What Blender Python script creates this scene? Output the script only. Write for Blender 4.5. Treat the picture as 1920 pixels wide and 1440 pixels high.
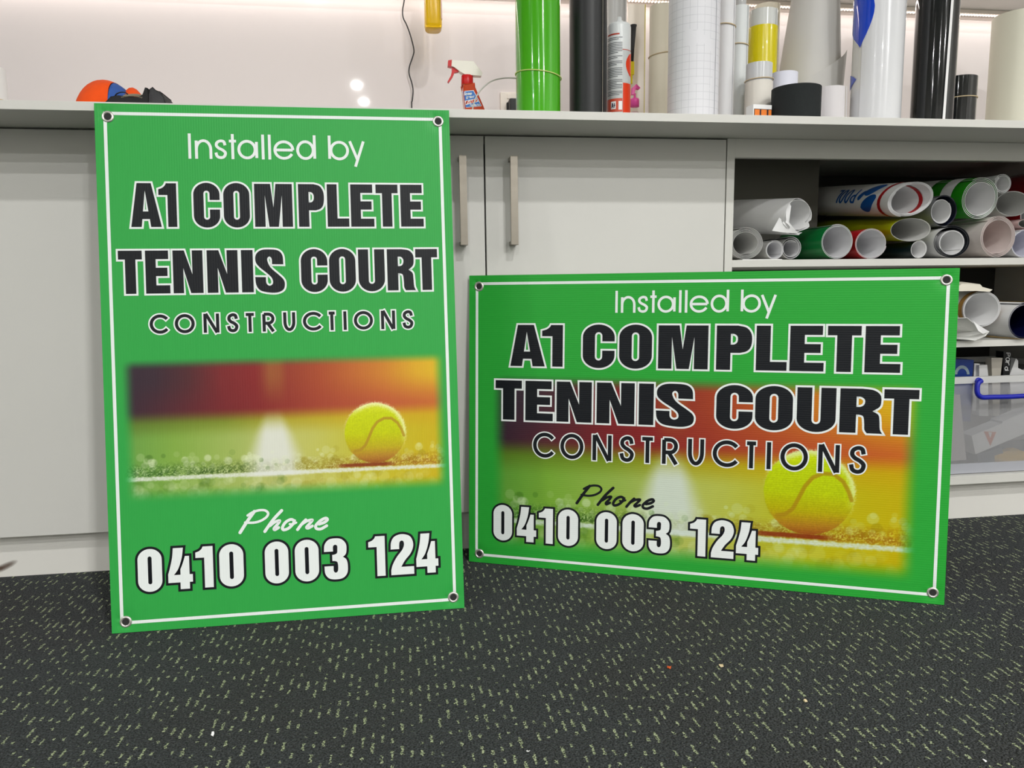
import bpy, math, random
import numpy as np
from mathutils import Vector, Matrix
from mathutils.geometry import tessellate_polygon

# ------------------------------------------------------------------ scene, camera, light
for o in list(bpy.data.objects):
    bpy.data.objects.remove(o, do_unlink=True)
S = bpy.context.scene
C = S.collection
PI = math.pi
random.seed(7)

cam_d = bpy.data.cameras.new('camera')
cam_d.sensor_width = 36.0
cam_d.lens = 1411.96 / 1920 * 36.0
cam_d.clip_start = 0.02
cam = bpy.data.objects.new('camera', cam_d)
C.objects.link(cam)
cam.matrix_world = (Matrix.Translation((0.81178, -1.57219, 0.58222)) @ Matrix.Rotation(-0.14182, 4, 'Z')
                    @ Matrix.Rotation(-0.13261, 4, 'X') @ Matrix.Rotation(0.0123, 4, 'Y') @ Matrix.Rotation(PI / 2, 4, 'X'))
S.camera = cam

S.view_settings.view_transform = 'Standard'
S.view_settings.look = 'None'
S.view_settings.exposure = -0.80
S.view_settings.gamma = 1.0
S.view_settings.use_curve_mapping = False

W = bpy.data.worlds.new('world')
S.world = W
W.use_nodes = True
W.node_tree.nodes['Background'].inputs[0].default_value = (1.0, 0.98, 0.96, 1)
W.node_tree.nodes['Background'].inputs[1].default_value = 0.15

def area(name, loc, size, power, col=(1, 0.98, 0.95), size_y=None, rot=(0, 0, 0), shape='DISK'):
    l = bpy.data.lights.new(name, 'AREA')
    l.shape = shape if size_y is None else 'RECTANGLE'
    l.size = size
    if size_y:
        l.size_y = size_y
    l.energy = power
    l.color = col
    o = bpy.data.objects.new(name, l)
    o.location = loc
    o.rotation_euler = rot
    C.objects.link(o)
    return o

# ceiling downlights in rows parallel to the bench, plus two added fill lamps
ZL = 2.89
WH = (1.0, 0.995, 0.98)
area('downlight', (1.55, -2.45, ZL), 0.14, 66, WH)
area('downlight', (-2.10, -2.45, ZL), 0.14, 60, WH)
area('downlight', (4.20, -2.45, ZL), 0.14, 60, WH)
area('downlight', (0.20, -3.80, ZL), 0.14, 66, WH)
area('downlight', (2.30, -3.80, ZL), 0.14, 66, WH)
area('downlight', (-3.20, -5.00, ZL), 0.14, 70, WH)  # unseen lamp added on the far left to fill the shaded doors
area('downlight', (2.60, -5.00, ZL), 0.14, 125, WH)
area('downlight', (0.36, -6.60, ZL), 0.08, 60, WH)
area('downlight', (0.40, -7.40, ZL), 0.08, 50, WH)
area('downlight', (3.40, -6.60, ZL), 0.16, 150, WH)
area('downlight', (-3.60, -6.60, ZL), 0.16, 70, WH)  # second unseen fill lamp, added further back on the left
# the LED strip under the overhead cupboard
area('led_strip_light', (1.30, 0.535, 1.345), 3.1, 2.7, (1.0, 0.91, 0.84), size_y=0.012, rot=(math.radians(-12), 0, 0))

# ------------------------------------------------------------------ materials
def lin(c):
    out = []
    for v in c[:3]:
        v = v / 255.0
        out.append(v / 12.92 if v <= 0.04045 else ((v + 0.055) / 1.055) ** 2.4)
    return tuple(out)

MATS = {}
def new_mat(name):
    m = bpy.data.materials.new(name)
    m.use_nodes = True
    return m, m.node_tree.nodes, m.node_tree.links, m.node_tree.nodes['Principled BSDF']

def mat(name, col, rough=0.5, metal=0.0, coat=0.0, var=0.0, vscale=8.0, bump=0.0, bscale=200.0, trans=0.0, alpha=1.0, ior=1.45, spec=0.5, sss=0.0):
    if name in MATS:
        return MATS[name]
    m, N, L, b = new_mat(name)
    c = lin(col)
    b.inputs['Base Color'].default_value = (*c, 1)
    b.inputs['Roughness'].default_value = rough
    b.inputs['Metallic'].default_value = metal
    b.inputs['Coat Weight'].default_value = coat
    b.inputs['Transmission Weight'].default_value = trans
    b.inputs['Alpha'].default_value = alpha
    b.inputs['IOR'].default_value = ior
    b.inputs['Specular IOR Level'].default_value = spec
    tc = N.new('ShaderNodeTexCoord')
    if var > 0:
        n = N.new('ShaderNodeTexNoise'); n.inputs['Scale'].default_value = vscale; n.inputs['Detail'].default_value = 6
        L.new(tc.outputs['Object'], n.inputs['Vector'])
        mx = N.new('ShaderNodeMix'); mx.data_type = 'RGBA'
        mx.inputs[6].default_value = (*[v * (1 - var) for v in c], 1)
        mx.inputs[7].default_value = (*[min(1, v * (1 + var)) for v in c], 1)
        L.new(n.outputs['Fac'], mx.inputs[0]); L.new(mx.outputs[2], b.inputs['Base Color'])
    if bump > 0:
        n2 = N.new('ShaderNodeTexNoise'); n2.inputs['Scale'].default_value = bscale; n2.inputs['Detail'].default_value = 4
        L.new(tc.outputs['Object'], n2.inputs['Vector'])
        bp = N.new('ShaderNodeBump'); bp.inputs['Strength'].default_value = bump; bp.inputs['Distance'].default_value = 0.001
        L.new(n2.outputs['Fac'], bp.inputs['Height']); L.new(bp.outputs['Normal'], b.inputs['Normal'])
    MATS[name] = m
    return m

def math_node(N, L, op, a, b=None, c=None):
    n = N.new('ShaderNodeMath'); n.operation = op
    for i, v in enumerate((a, b, c)):
        if v is None: continue
        if isinstance(v, (int, float)): n.inputs[i].default_value = v
        else: L.new(v, n.inputs[i])
    return n.outputs[0]

def emit_mat(name, col, strength):
    m, N, L, b = new_mat(name)
    b.inputs['Base Color'].default_value = (*lin(col), 1)
    b.inputs['Emission Color'].default_value = (*lin(col), 1)
    b.inputs['Emission Strength'].default_value = strength
    return m

LAM = mat('white_laminate', (212, 211, 206), 0.42, var=0.03, vscale=5, bump=0.05, bscale=900)
LAMD = mat('laminate_edge', (216, 215, 209), 0.4, var=0.03, vscale=9)
WALLM = mat('gloss_white_wall_panel', (232, 224, 223), 0.035, var=0.015, vscale=2.0, spec=0.35)
CEIL = mat('ceiling_paint', (235, 233, 228), 0.8, var=0.02, vscale=3)
STEEL = mat('brushed_steel', (150, 144, 134), 0.34, metal=1.0, var=0.08, vscale=60)
NICKEL = mat('polished_nickel', (222, 220, 214), 0.3, metal=0.75)
PAPER = mat('white_paper', (226, 226, 228), 0.6, var=0.02, vscale=20)
PAPERW = mat('bright_white_paper', (240, 240, 240), 0.5, var=0.015, vscale=20)
BAND = mat('rubber_band_tan', (206, 186, 150), 0.6)
BLACKP = mat('black_plastic', (22, 23, 25), 0.45, bump=0.1, bscale=300)

# carpet: charcoal loop pile with rows of pale green flecks running away from the cupboards
def carpet_material():
    m, N, L, b = new_mat('charcoal_fleck_carpet')
    tc = N.new('ShaderNodeTexCoord')
    wob = N.new('ShaderNodeTexNoise'); wob.inputs['Scale'].default_value = 210; wob.inputs['Detail'].default_value = 2
    L.new(tc.outputs['Object'], wob.inputs['Vector'])
    sub = N.new('ShaderNodeVectorMath'); sub.operation = 'SUBTRACT'; sub.inputs[1].default_value = (0.5, 0.5, 0.5)
    L.new(wob.outputs['Color'], sub.inputs[0])
    scl = N.new('ShaderNodeVectorMath'); scl.operation = 'SCALE'; scl.inputs['Scale'].default_value = 0.0078
    L.new(sub.outputs[0], scl.inputs[0])
    add = N.new('ShaderNodeVectorMath'); add.operation = 'ADD'
    L.new(tc.outputs['Object'], add.inputs[0]); L.new(scl.outputs[0], add.inputs[1])
    sx = N.new('ShaderNodeSeparateXYZ'); L.new(add.outputs[0], sx.inputs[0])
    X, Y = sx.outputs[0], sx.outputs[1]
    rows = math_node(N, L, 'DIVIDE', X, 0.0125)
    row = math_node(N, L, 'FLOOR', rows)
    fr = math_node(N, L, 'SUBTRACT', math_node(N, L, 'FRACT', rows), 0.5)
    inrow = math_node(N, L, 'LESS_THAN', math_node(N, L, 'ABSOLUTE', fr), 0.135)
    wn = N.new('ShaderNodeTexWhiteNoise'); wn.noise_dimensions = '1D'; L.new(row, wn.inputs['W'])
    yo = math_node(N, L, 'MULTIPLY_ADD', Y, 40.0, math_node(N, L, 'MULTIPLY', wn.outputs['Value'], 400.0))
    n1 = N.new('ShaderNodeTexNoise'); n1.noise_dimensions = '1D'; n1.inputs['Scale'].default_value = 1.0; n1.inputs['Detail'].default_value = 1
    L.new(yo, n1.inputs['W'])
    dash = math_node(N, L, 'GREATER_THAN', n1.outputs['Fac'], 0.548)
    spk = N.new('ShaderNodeTexNoise'); spk.inputs['Scale'].default_value = 420; spk.inputs['Detail'].default_value = 2
    L.new(tc.outputs['Object'], spk.inputs['Vector'])
    brk = math_node(N, L, 'GREATER_THAN', spk.outputs['Fac'], 0.46)
    mask = math_node(N, L, 'MULTIPLY', math_node(N, L, 'MULTIPLY', inrow, dash), brk)
    vo = N.new('ShaderNodeTexVoronoi'); vo.inputs['Scale'].default_value = 260
    L.new(tc.outputs['Object'], vo.inputs['Vector'])
    big = N.new('ShaderNodeTexNoise'); big.inputs['Scale'].default_value = 2.2; big.inputs['Detail'].default_value = 4
    L.new(tc.outputs['Object'], big.inputs['Vector'])
    base = N.new('ShaderNodeMix'); base.data_type = 'RGBA'
    base.inputs[6].default_value = (*lin((20, 23, 25)), 1); base.inputs[7].default_value = (*lin((80, 85, 86)), 1)
    g2 = N.new('ShaderNodeMapRange'); g2.inputs[1].default_value = 0.33; g2.inputs[2].default_value = 0.67
    L.new(spk.outputs['Fac'], g2.inputs[0]); L.new(g2.outputs[0], base.inputs[0])
    dirt = N.new('ShaderNodeMix'); dirt.data_type = 'RGBA'; dirt.blend_type = 'MULTIPLY'
    dr = N.new('ShaderNodeMapRange'); dr.inputs[1].default_value = 0.5; dr.inputs[2].default_value = 0.75
    L.new(big.outputs['Fac'], dr.inputs[0]); L.new(dr.outputs[0], dirt.inputs[0])
    L.new(base.outputs[2], dirt.inputs[6]); dirt.inputs[7].default_value = (0.92, 0.82, 0.76, 1)
    fl = N.new('ShaderNodeMix'); fl.data_type = 'RGBA'
    fl.inputs[6].default_value = (*lin((128, 150, 110)), 1); fl.inputs[7].default_value = (*lin((205, 212, 172)), 1)
    L.new(spk.outputs['Fac'], fl.inputs[0])
    mx = N.new('ShaderNodeMix'); mx.data_type = 'RGBA'
    L.new(mask, mx.inputs[0]); L.new(dirt.outputs[2], mx.inputs[6]); L.new(fl.outputs[2], mx.inputs[7])
    L.new(mx.outputs[2], b.inputs['Base Color'])
    b.inputs['Roughness'].default_value = 0.95
    b.inputs['Specular IOR Level'].default_value = 0.15
    b.inputs['Sheen Weight'].default_value = 0.05
    hgt = math_node(N, L, 'ADD', math_node(N, L, 'MULTIPLY', vo.outputs['Distance'], -1.0), math_node(N, L, 'MULTIPLY', spk.outputs['Fac'], 0.9))
    bp = N.new('ShaderNodeBump'); bp.inputs['Strength'].default_value = 1.0; bp.inputs['Distance'].default_value = 0.005
    L.new(hgt, bp.inputs['Height']); L.new(bp.outputs['Normal'], b.inputs['Normal'])
    return m
CARPET = carpet_material()

# ------------------------------------------------------------------ mesh helpers
def tag(o, label=None, cat=None, group=None, kind=None):
    if label: o['label'] = label
    if cat: o['category'] = cat
    if group: o['group'] = group
    if kind: o['kind'] = kind
    return o

def mesh(name, V, F, mats, parent=None, smooth=False, idx=None, uv=None):
    me = bpy.data.meshes.new(name)
    me.from_pydata([tuple(v) for v in V], [], F)
    if not isinstance(mats, (list, tuple)): mats = [mats]
    for m in mats: me.materials.append(m)
    if idx is not None: me.polygons.foreach_set('material_index', idx)
    if smooth: me.polygons.foreach_set('use_smooth', [True] * len(me.polygons))
    if uv is not None:
        lay = me.uv_layers.new(name='UVMap')
        for l in me.loops: lay.data[l.index].uv = uv[l.vertex_index]
    me.update()
    o = bpy.data.objects.new(name, me)
    C.objects.link(o)
    if parent: o.parent = parent
    return o

def empty(name, loc=(0, 0, 0)):
    o = bpy.data.objects.new(name, None)
    o.empty_display_size = 0.05
    o.location = loc
    C.objects.link(o)
    return o

def thing(name, label, cat, loc=(0, 0, 0), group=None):
    return tag(empty(name, loc), label, cat, group)

def boxvf(x0, x1, y0, y1, z0, z1, b=0.0):
    if b <= 0:
        V = [(x, y, z) for x in (x0, x1) for y in (y0, y1) for z in (z0, z1)]
        F = [(0, 1, 3, 2), (4, 6, 7, 5), (0, 4, 5, 1), (2, 3, 7, 6), (0, 2, 6, 4), (1, 5, 7, 3)]
        return V, F
    import bmesh
    bm = bmesh.new()
    bmesh.ops.create_cube(bm, size=1)
    for v in bm.verts:
        v.co = Vector(((x0 + x1) / 2 + v.co.x * (x1 - x0), (y0 + y1) / 2 + v.co.y * (y1 - y0), (z0 + z1) / 2 + v.co.z * (z1 - z0)))
    bmesh.ops.bevel(bm, geom=bm.edges[:], offset=b, segments=2, profile=0.7, affect='EDGES')
    bm.verts.index_update()
    V = [tuple(v.co) for v in bm.verts]; F = [tuple(v.index for v in f.verts) for f in bm.faces]
    bm.free()
    return V, F

def box(name, x0, x1, y0, y1, z0, z1, m, parent=None, b=0.0):
    V, F = boxvf(x0, x1, y0, y1, z0, z1, b)
    return mesh(name, V, F, m, parent)

def join(parts):
    V, F = [], []
    for v, f in parts:
        k = len(V); V += list(v); F += [tuple(i + k for i in q) for q in f]
    return V, F

def lathe(prof, c=(0, 0, 0), n=32, sx=1.0, sy=1.0):
    V, F = [], []
    for r, z in prof:
        for i in range(n):
            a = 2 * PI * i / n
            V.append((c[0] + r * sx * math.cos(a), c[1] + r * sy * math.sin(a), c[2] + z))
    for j in range(len(prof) - 1):
        for i in range(n):
            F.append((j * n + i, j * n + (i + 1) % n, (j + 1) * n + (i + 1) % n, (j + 1) * n + i))
    return V, F

def tube(path, r, n=10, closed=False, caps=True):
    P = [Vector(p) for p in path]
    V, F = [], []
    m = len(P)
    up = Vector((0.13, 0.31, 0.94)).normalized()
    for i, p in enumerate(P):
        a = P[(i - 1) % m] if (closed or i > 0) else P[i]
        b = P[(i + 1) % m] if (closed or i < m - 1) else P[i]
        d = (b - a).normalized()
        u = d.cross(up)
        if u.length < 1e-3: u = d.cross(Vector((1, 0, 0)))
        u.normalize(); w = d.cross(u)
        rr = r[i] if isinstance(r, (list, tuple)) else r
        for k in range(n):
            t = 2 * PI * k / n
            V.append(tuple(p + u * (rr * math.cos(t)) + w * (rr * math.sin(t))))
    for i in range(m if closed else m - 1):
        j = (i + 1) % m
        for k in range(n):
            F.append((i * n + k, i * n + (k + 1) % n, j * n + (k + 1) % n, j * n + k))
    if caps and not closed:
        F.append(tuple(range(n))); F.append(tuple(range((m - 1) * n, m * n)))
    return V, F

def smoothpath(P, sub=8, closed=False):
    P = [Vector(p) for p in P]; n = len(P); out = []
    for i in range(n if closed else n - 1):
        p0 = P[(i - 1) % n] if closed or i > 0 else P[i]
        p1 = P[i]; p2 = P[(i + 1) % n]
        p3 = P[(i + 2) % n] if closed or i + 2 < n else p2
        for k in range(sub):
            t = k / sub
            out.append(0.5 * ((2 * p1) + (p2 - p0) * t + (2 * p0 - 5 * p1 + 4 * p2 - p3) * t * t + (3 * p1 - p0 - 3 * p2 + p3) * t ** 3))
    if not closed: out.append(P[-1])
    return out

def prism(poly, y0, y1):
    # poly in (x, z); extruded in y
    n = len(poly)
    V = [(x, y0, z) for x, z in poly] + [(x, y1, z) for x, z in poly]
    F = [(i, (i + 1) % n, n + (i + 1) % n, n + i) for i in range(n)]
    tri = tessellate_polygon([[Vector((x, z, 0)) for x, z in poly]])
    F += [tuple(t) for t in tri] + [tuple(n + i for i in t[::-1]) for t in tri]
    return V, F

# a sheet rolled up in a spiral: printed face outside, backing inside
def roll(name, label, cat, base, axis, r, length, turns=2.6, gap=0.0016, th=0.0007, mats=None, squash=1.0, tilt=0.0,
         seam=0.0, group=None, taper=1.0, ragged=None, nseg=44, dent=None, aseg=1, twist=0.0, refup=None):
    axis = Vector(axis).normalized()
    up = Vector(refup) if refup else (Vector((0, 0, 1)) if abs(axis.z) < 0.9 else Vector((0, -1, 0)))
    u = up.cross(axis).normalized()      # sideways
    w = axis.cross(u).normalized()       # up-ish
    if tilt:
        R = Matrix.Rotation(tilt, 3, axis); u = R @ u; w = R @ w
    base = Vector(base)
    n = int(nseg * turns) + 1
    V, F, idx, uv = [], [], [], []
    arc = 0.0
    rows = aseg + 1
    for i in range(n):
        ph = 2 * PI * i / nseg
        for k in range(rows):
            t = k / aseg
            a = ph + seam + twist * t
            rho = (r - gap * ph / (2 * PI)) * (1 + (taper - 1) * t)
            if dent: rho *= 1 + dent(a, t)
            s = length * t
            if ragged and (k == 0 or k == aseg): s += ragged(a, k == aseg)
            for q in (rho, rho - th):
                V.append(tuple(base + axis * s + u * (q * math.cos(a)) + w * (q * squash * math.sin(a))))
                uv.append((arc, s))
        arc += 2 * PI / nseg * (r - gap * ph / (2 * PI))
    def vi(i, k, s): return (i * rows + k) * 2 + s
    for i in range(n - 1):
        for k in range(aseg):
            F.append((vi(i, k, 0), vi(i + 1, k, 0), vi(i + 1, k + 1, 0), vi(i, k + 1, 0))); idx.append(0)
            F.append((vi(i, k, 1), vi(i, k + 1, 1), vi(i + 1, k + 1, 1), vi(i + 1, k, 1))); idx.append(1)
        for k in (0, aseg):
            q = (vi(i, k, 0), vi(i, k, 1), vi(i + 1, k, 1), vi(i + 1, k, 0))
            F.append(q if k == 0 else q[::-1]); idx.append(1)
    for i in (0, n - 1):
        for k in range(aseg):
            q = (vi(i, k, 0), vi(i, k + 1, 0), vi(i, k + 1, 1), vi(i, k, 1))
            F.append(q if i == 0 else q[::-1]); idx.append(1)
    o = mesh(name, V, F, mats, None, True, idx, uv)
    try:
        o.data.set_sharp_from_angle(angle=math.radians(40))
    except Exception:
        pass
    return tag(o, label, cat, group)

def band_on(o, cx, cy, r, z, slope=0.0, m=None, rad=0.0012, wob=0.0):
    P = []
    for i in range(40):
        a = 2 * PI * i / 40
        P.append((cx + (r + rad * 0.6) * math.sin(a), cy - (r + rad * 0.6) * math.cos(a), z + slope * math.sin(a) + wob * math.sin(3 * a + 1)))
    V, F = tube(P, rad, 8, True)
    return mesh('rubber_band', V, F, m or BAND, o, True)

def cyl_patch(name, parent, cx, cy, r, rows, m, n=10):
    # rows: (z, a0, a1); angle 0 faces -y, positive towards +x
    V, F = [], []
    for z, a0, a1 in rows:
        for k in range(n + 1):
            a = a0 + (a1 - a0) * k / n
            V.append((cx + r * math.sin(a), cy - r * math.cos(a), z))
    for j in range(len(rows) - 1):
        for k in range(n):
            p = j * (n + 1) + k
            F.append((p, p + 1, p + n + 2, p + n + 1))
    return mesh(name, V, F, m, parent, True)
# ------------------------------------------------------------------ the room
tag(box('floor', -5.0, 5.0, -8.6, 0.60, -0.05, 0.0, CARPET), 'charcoal loop pile carpet with rows of pale green flecks', 'carpet', kind='structure')
tag(box('wall_back', -5.0, 5.0, 0.56, 0.66, 0.0, 2.9, WALLM), 'glossy white panelled wall behind the benchtop', 'wall', kind='structure')
tag(box('wall_left', -5.1, -5.0, -8.6, 0.60, 0.0, 2.9, CEIL), 'white painted wall at the far left of the room', 'wall', kind='structure')
tag(box('wall_right', 5.0, 5.1, -8.6, 0.60, 0.0, 2.9, CEIL), 'white painted wall at the far right of the room', 'wall', kind='structure')
tag(box('wall_front', -5.0, 5.0, -8.7, -8.6, 0.0, 2.9, CEIL), 'white painted wall at the far end of the room', 'wall', kind='structure')
tag(box('ceiling', -5.0, 5.0, -8.6, 0.66, 2.9, 2.98, CEIL), 'white painted ceiling over the workshop', 'ceiling', kind='structure')

# ------------------------------------------------------------------ cupboards
def kick_material():
    m, N, L, b = new_mat('scuffed_kickboard')
    tc = N.new('ShaderNodeTexCoord')
    sx = N.new('ShaderNodeSeparateXYZ'); L.new(tc.outputs['Object'], sx.inputs[0])
    n = N.new('ShaderNodeTexNoise'); n.inputs['Scale'].default_value = 45; n.inputs['Detail'].default_value = 5
    L.new(tc.outputs['Object'], n.inputs['Vector'])
    dx = math_node(N, L, 'DIVIDE', math_node(N, L, 'SUBTRACT', sx.outputs[0], -0.010), 0.024)
    dz = math_node(N, L, 'DIVIDE', math_node(N, L, 'SUBTRACT', sx.outputs[2], math_node(N, L, 'MULTIPLY_ADD', sx.outputs[0], 0.40, 0.0255)), 0.0080)
    d = math_node(N, L, 'ADD', math_node(N, L, 'POWER', math_node(N, L, 'ABSOLUTE', dx), 2.0), math_node(N, L, 'POWER', math_node(N, L, 'ABSOLUTE', dz), 2.0))
    mk = N.new('ShaderNodeMapRange'); mk.inputs[1].default_value = 1.7; mk.inputs[2].default_value = 0.6
    L.new(math_node(N, L, 'ADD', d, math_node(N, L, 'MULTIPLY', n.outputs['Fac'], 0.9)), mk.inputs[0])
    mx = N.new('ShaderNodeMix'); mx.data_type = 'RGBA'
    mx.inputs[6].default_value = (*lin((228, 226, 220)), 1); mx.inputs[7].default_value = (*lin((92, 74, 62)), 1)
    L.new(mk.outputs[0], mx.inputs[0]); L.new(mx.outputs[2], b.inputs['Base Color'])
    b.inputs['Roughness'].default_value = 0.45
    return m
KICK = kick_material()
ZD0, ZD1, ZU = 0.0944, 0.8795, 0.8821     # door bottom, door top, underside of the benchtop

def handle(parent, x):
    z0, z1 = 0.660, 0.836
    V, F = join([boxvf(x - 0.0075, x + 0.0075, -0.034, -0.027, z0, z1, 0.0008),
                 boxvf(x - 0.0070, x + 0.0070, -0.028, 0.000, z0 + 0.0004, z0 + 0.008), boxvf(x - 0.0070, x + 0.0070, -0.028, 0.000, z1 - 0.008, z1 - 0.0004)])
    h = mesh('handle', V, F, STEEL, parent)
    h['label'] = 'brushed steel bar handle'
    return h

def cabinet(label, x0, x1, doors):
    t = thing('base_cabinet', label, 'cabinet', (0, 0, 0), 'base cupboards under the benchtop')
    V, F = join([boxvf(x0, x0 + 0.016, 0.018, 0.555, 0.0944, ZU), boxvf(x1 - 0.016, x1, 0.018, 0.555, 0.0944, ZU),
                 boxvf(x0 + 0.016, x1 - 0.016, 0.018, 0.555, 0.0944, 0.1104), boxvf(x0 + 0.016, x1 - 0.016, 0.018, 0.10, ZU - 0.016, ZU),
                 boxvf(x0 + 0.016, x1 - 0.016, 0.545, 0.555, 0.1104, ZU)])
    mesh('carcass', V, F, LAM, t)
    box('kickboard', x0, x1, 0.0372, 0.0532, 0.0, 0.0944, KICK, t)
    for dx0, dx1, hx in doors:
        d = box('door', dx0, dx1, 0.0, 0.0165, ZD0, ZD1, LAM, t, 0.0007)
        handle(d, hx)
    return t
cabinet('white single-door base cupboard at the left, mostly behind the tall green sign', -0.055, 0.4645, [(-0.0535, 0.4630, 0.415)])
cabinet('white double-door base cupboard with two steel bar handles between the sign and the open shelves', 0.4655, 1.5045, [(0.4670, 0.9835, 0.938), (0.9868, 1.5030, 1.041)])

t = thing('open_shelf_unit', 'white open shelf unit full of vinyl rolls at the right', 'shelf')
box('side_panel', 1.5055, 1.5230, 0.0, 0.555, 0.0, ZU, LAMD, t, 0.0005)
box('side_panel', 2.6200, 2.6375, 0.0, 0.555, 0.0, ZU, LAMD, t, 0.0005)
box('top_rail', 1.5230, 2.6200, 0.0, 0.016, 0.8430, ZU, LAMD, t, 0.0004)
box('shelf', 1.5230, 2.6200, 0.0, 0.535, 0.6115, 0.6270, LAMD, t, 0.0005)
box('shelf', 1.5230, 2.6200, 0.0, 0.535, 0.4235, 0.4385, LAMD, t, 0.0005)
box('base_panel', 1.5230, 2.6200, 0.0, 0.535, 0.0960, 0.1160, LAMD, t, 0.0005)
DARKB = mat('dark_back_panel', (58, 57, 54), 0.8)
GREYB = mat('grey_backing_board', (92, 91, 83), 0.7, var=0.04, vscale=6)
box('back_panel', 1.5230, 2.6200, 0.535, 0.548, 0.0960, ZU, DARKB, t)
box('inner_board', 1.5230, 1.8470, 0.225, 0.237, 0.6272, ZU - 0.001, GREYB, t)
box('kickboard', 1.5230, 2.6200, 0.0372, 0.0532, 0.0, 0.0955, KICK, t)

tag(box('benchtop', -0.08, 2.66, -0.1530, 0.558, ZU + 0.0003, 0.8973, LAMD, None, 0.0006), 'long white laminate benchtop above the cupboards and open shelves', 'benchtop')

# overhead cupboard, only its underside in view, with an LED strip at the back
OV = thing('overhead_cupboard', 'white overhead cupboard, its underside at the top edge of the photo', 'cabinet', (0, 0, 1.36))
V, F = boxvf(-0.30, 2.90, 0.45, 0.558, 0.0, 0.50)
mesh('carcass', V, F, LAM, OV)
led = thing('led_strip', 'warm white LED strip shining under the overhead cupboard against the wall', 'light', (0, 0, 1.36))
box('profile', -0.28, 2.88, 0.536, 0.5575, -0.011, -0.0005, mat('led_profile', (238, 228, 218), 0.4), led)
parts = []
x = -0.26
while x < 2.86:
    parts.append(boxvf(x, x + 0.0042, 0.541, 0.5515, -0.0135, -0.011)); x += 0.0094
V, F = join(parts)
mesh('led_diodes', V, F, emit_mat('led_glow', (255, 240, 226), 2.5), led)['kind'] = 'stuff'

# ------------------------------------------------------------------ lettering
def arc(cx, cy, rx, ry, a0, a1, n=14):
    return [(cx + rx * math.cos(math.radians(a0 + (a1 - a0) * i / n)), cy + ry * math.sin(math.radians(a0 + (a1 - a0) * i / n))) for i in range(n + 1)]

def spline(pts, sub=5, closed=True):
    # (x, y) smooth point, (x, y, 1) corner
    out = []; n = len(pts)
    for i in range(n if closed else n - 1):
        p1 = pts[i]; p2 = pts[(i + 1) % n]; p0 = pts[(i - 1) % n]; p3 = pts[(i + 2) % n]
        c1 = len(p1) > 2; c2 = len(p2) > 2
        if not closed:
            if i == 0: c1 = True
            if i == n - 2: c2 = True
        if c1 and c2:
            out.append(p1[:2]); continue
        a = Vector(p1[:2]); b = Vector(p2[:2])
        m1 = (b - a) * 0.9 if c1 else (b - Vector(p0[:2])) * 0.5
        m2 = (b - a) * 0.9 if c2 else (Vector(p3[:2]) - a) * 0.5
        for k in range(sub):
            s = k / sub
            q = a * (2 * s ** 3 - 3 * s * s + 1) + m1 * (s ** 3 - 2 * s * s + s) + b * (-2 * s ** 3 + 3 * s * s) + m2 * (s ** 3 - s * s)
            out.append((q.x, q.y))
    if not closed: out.append(pts[-1][:2])
    return out

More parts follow.
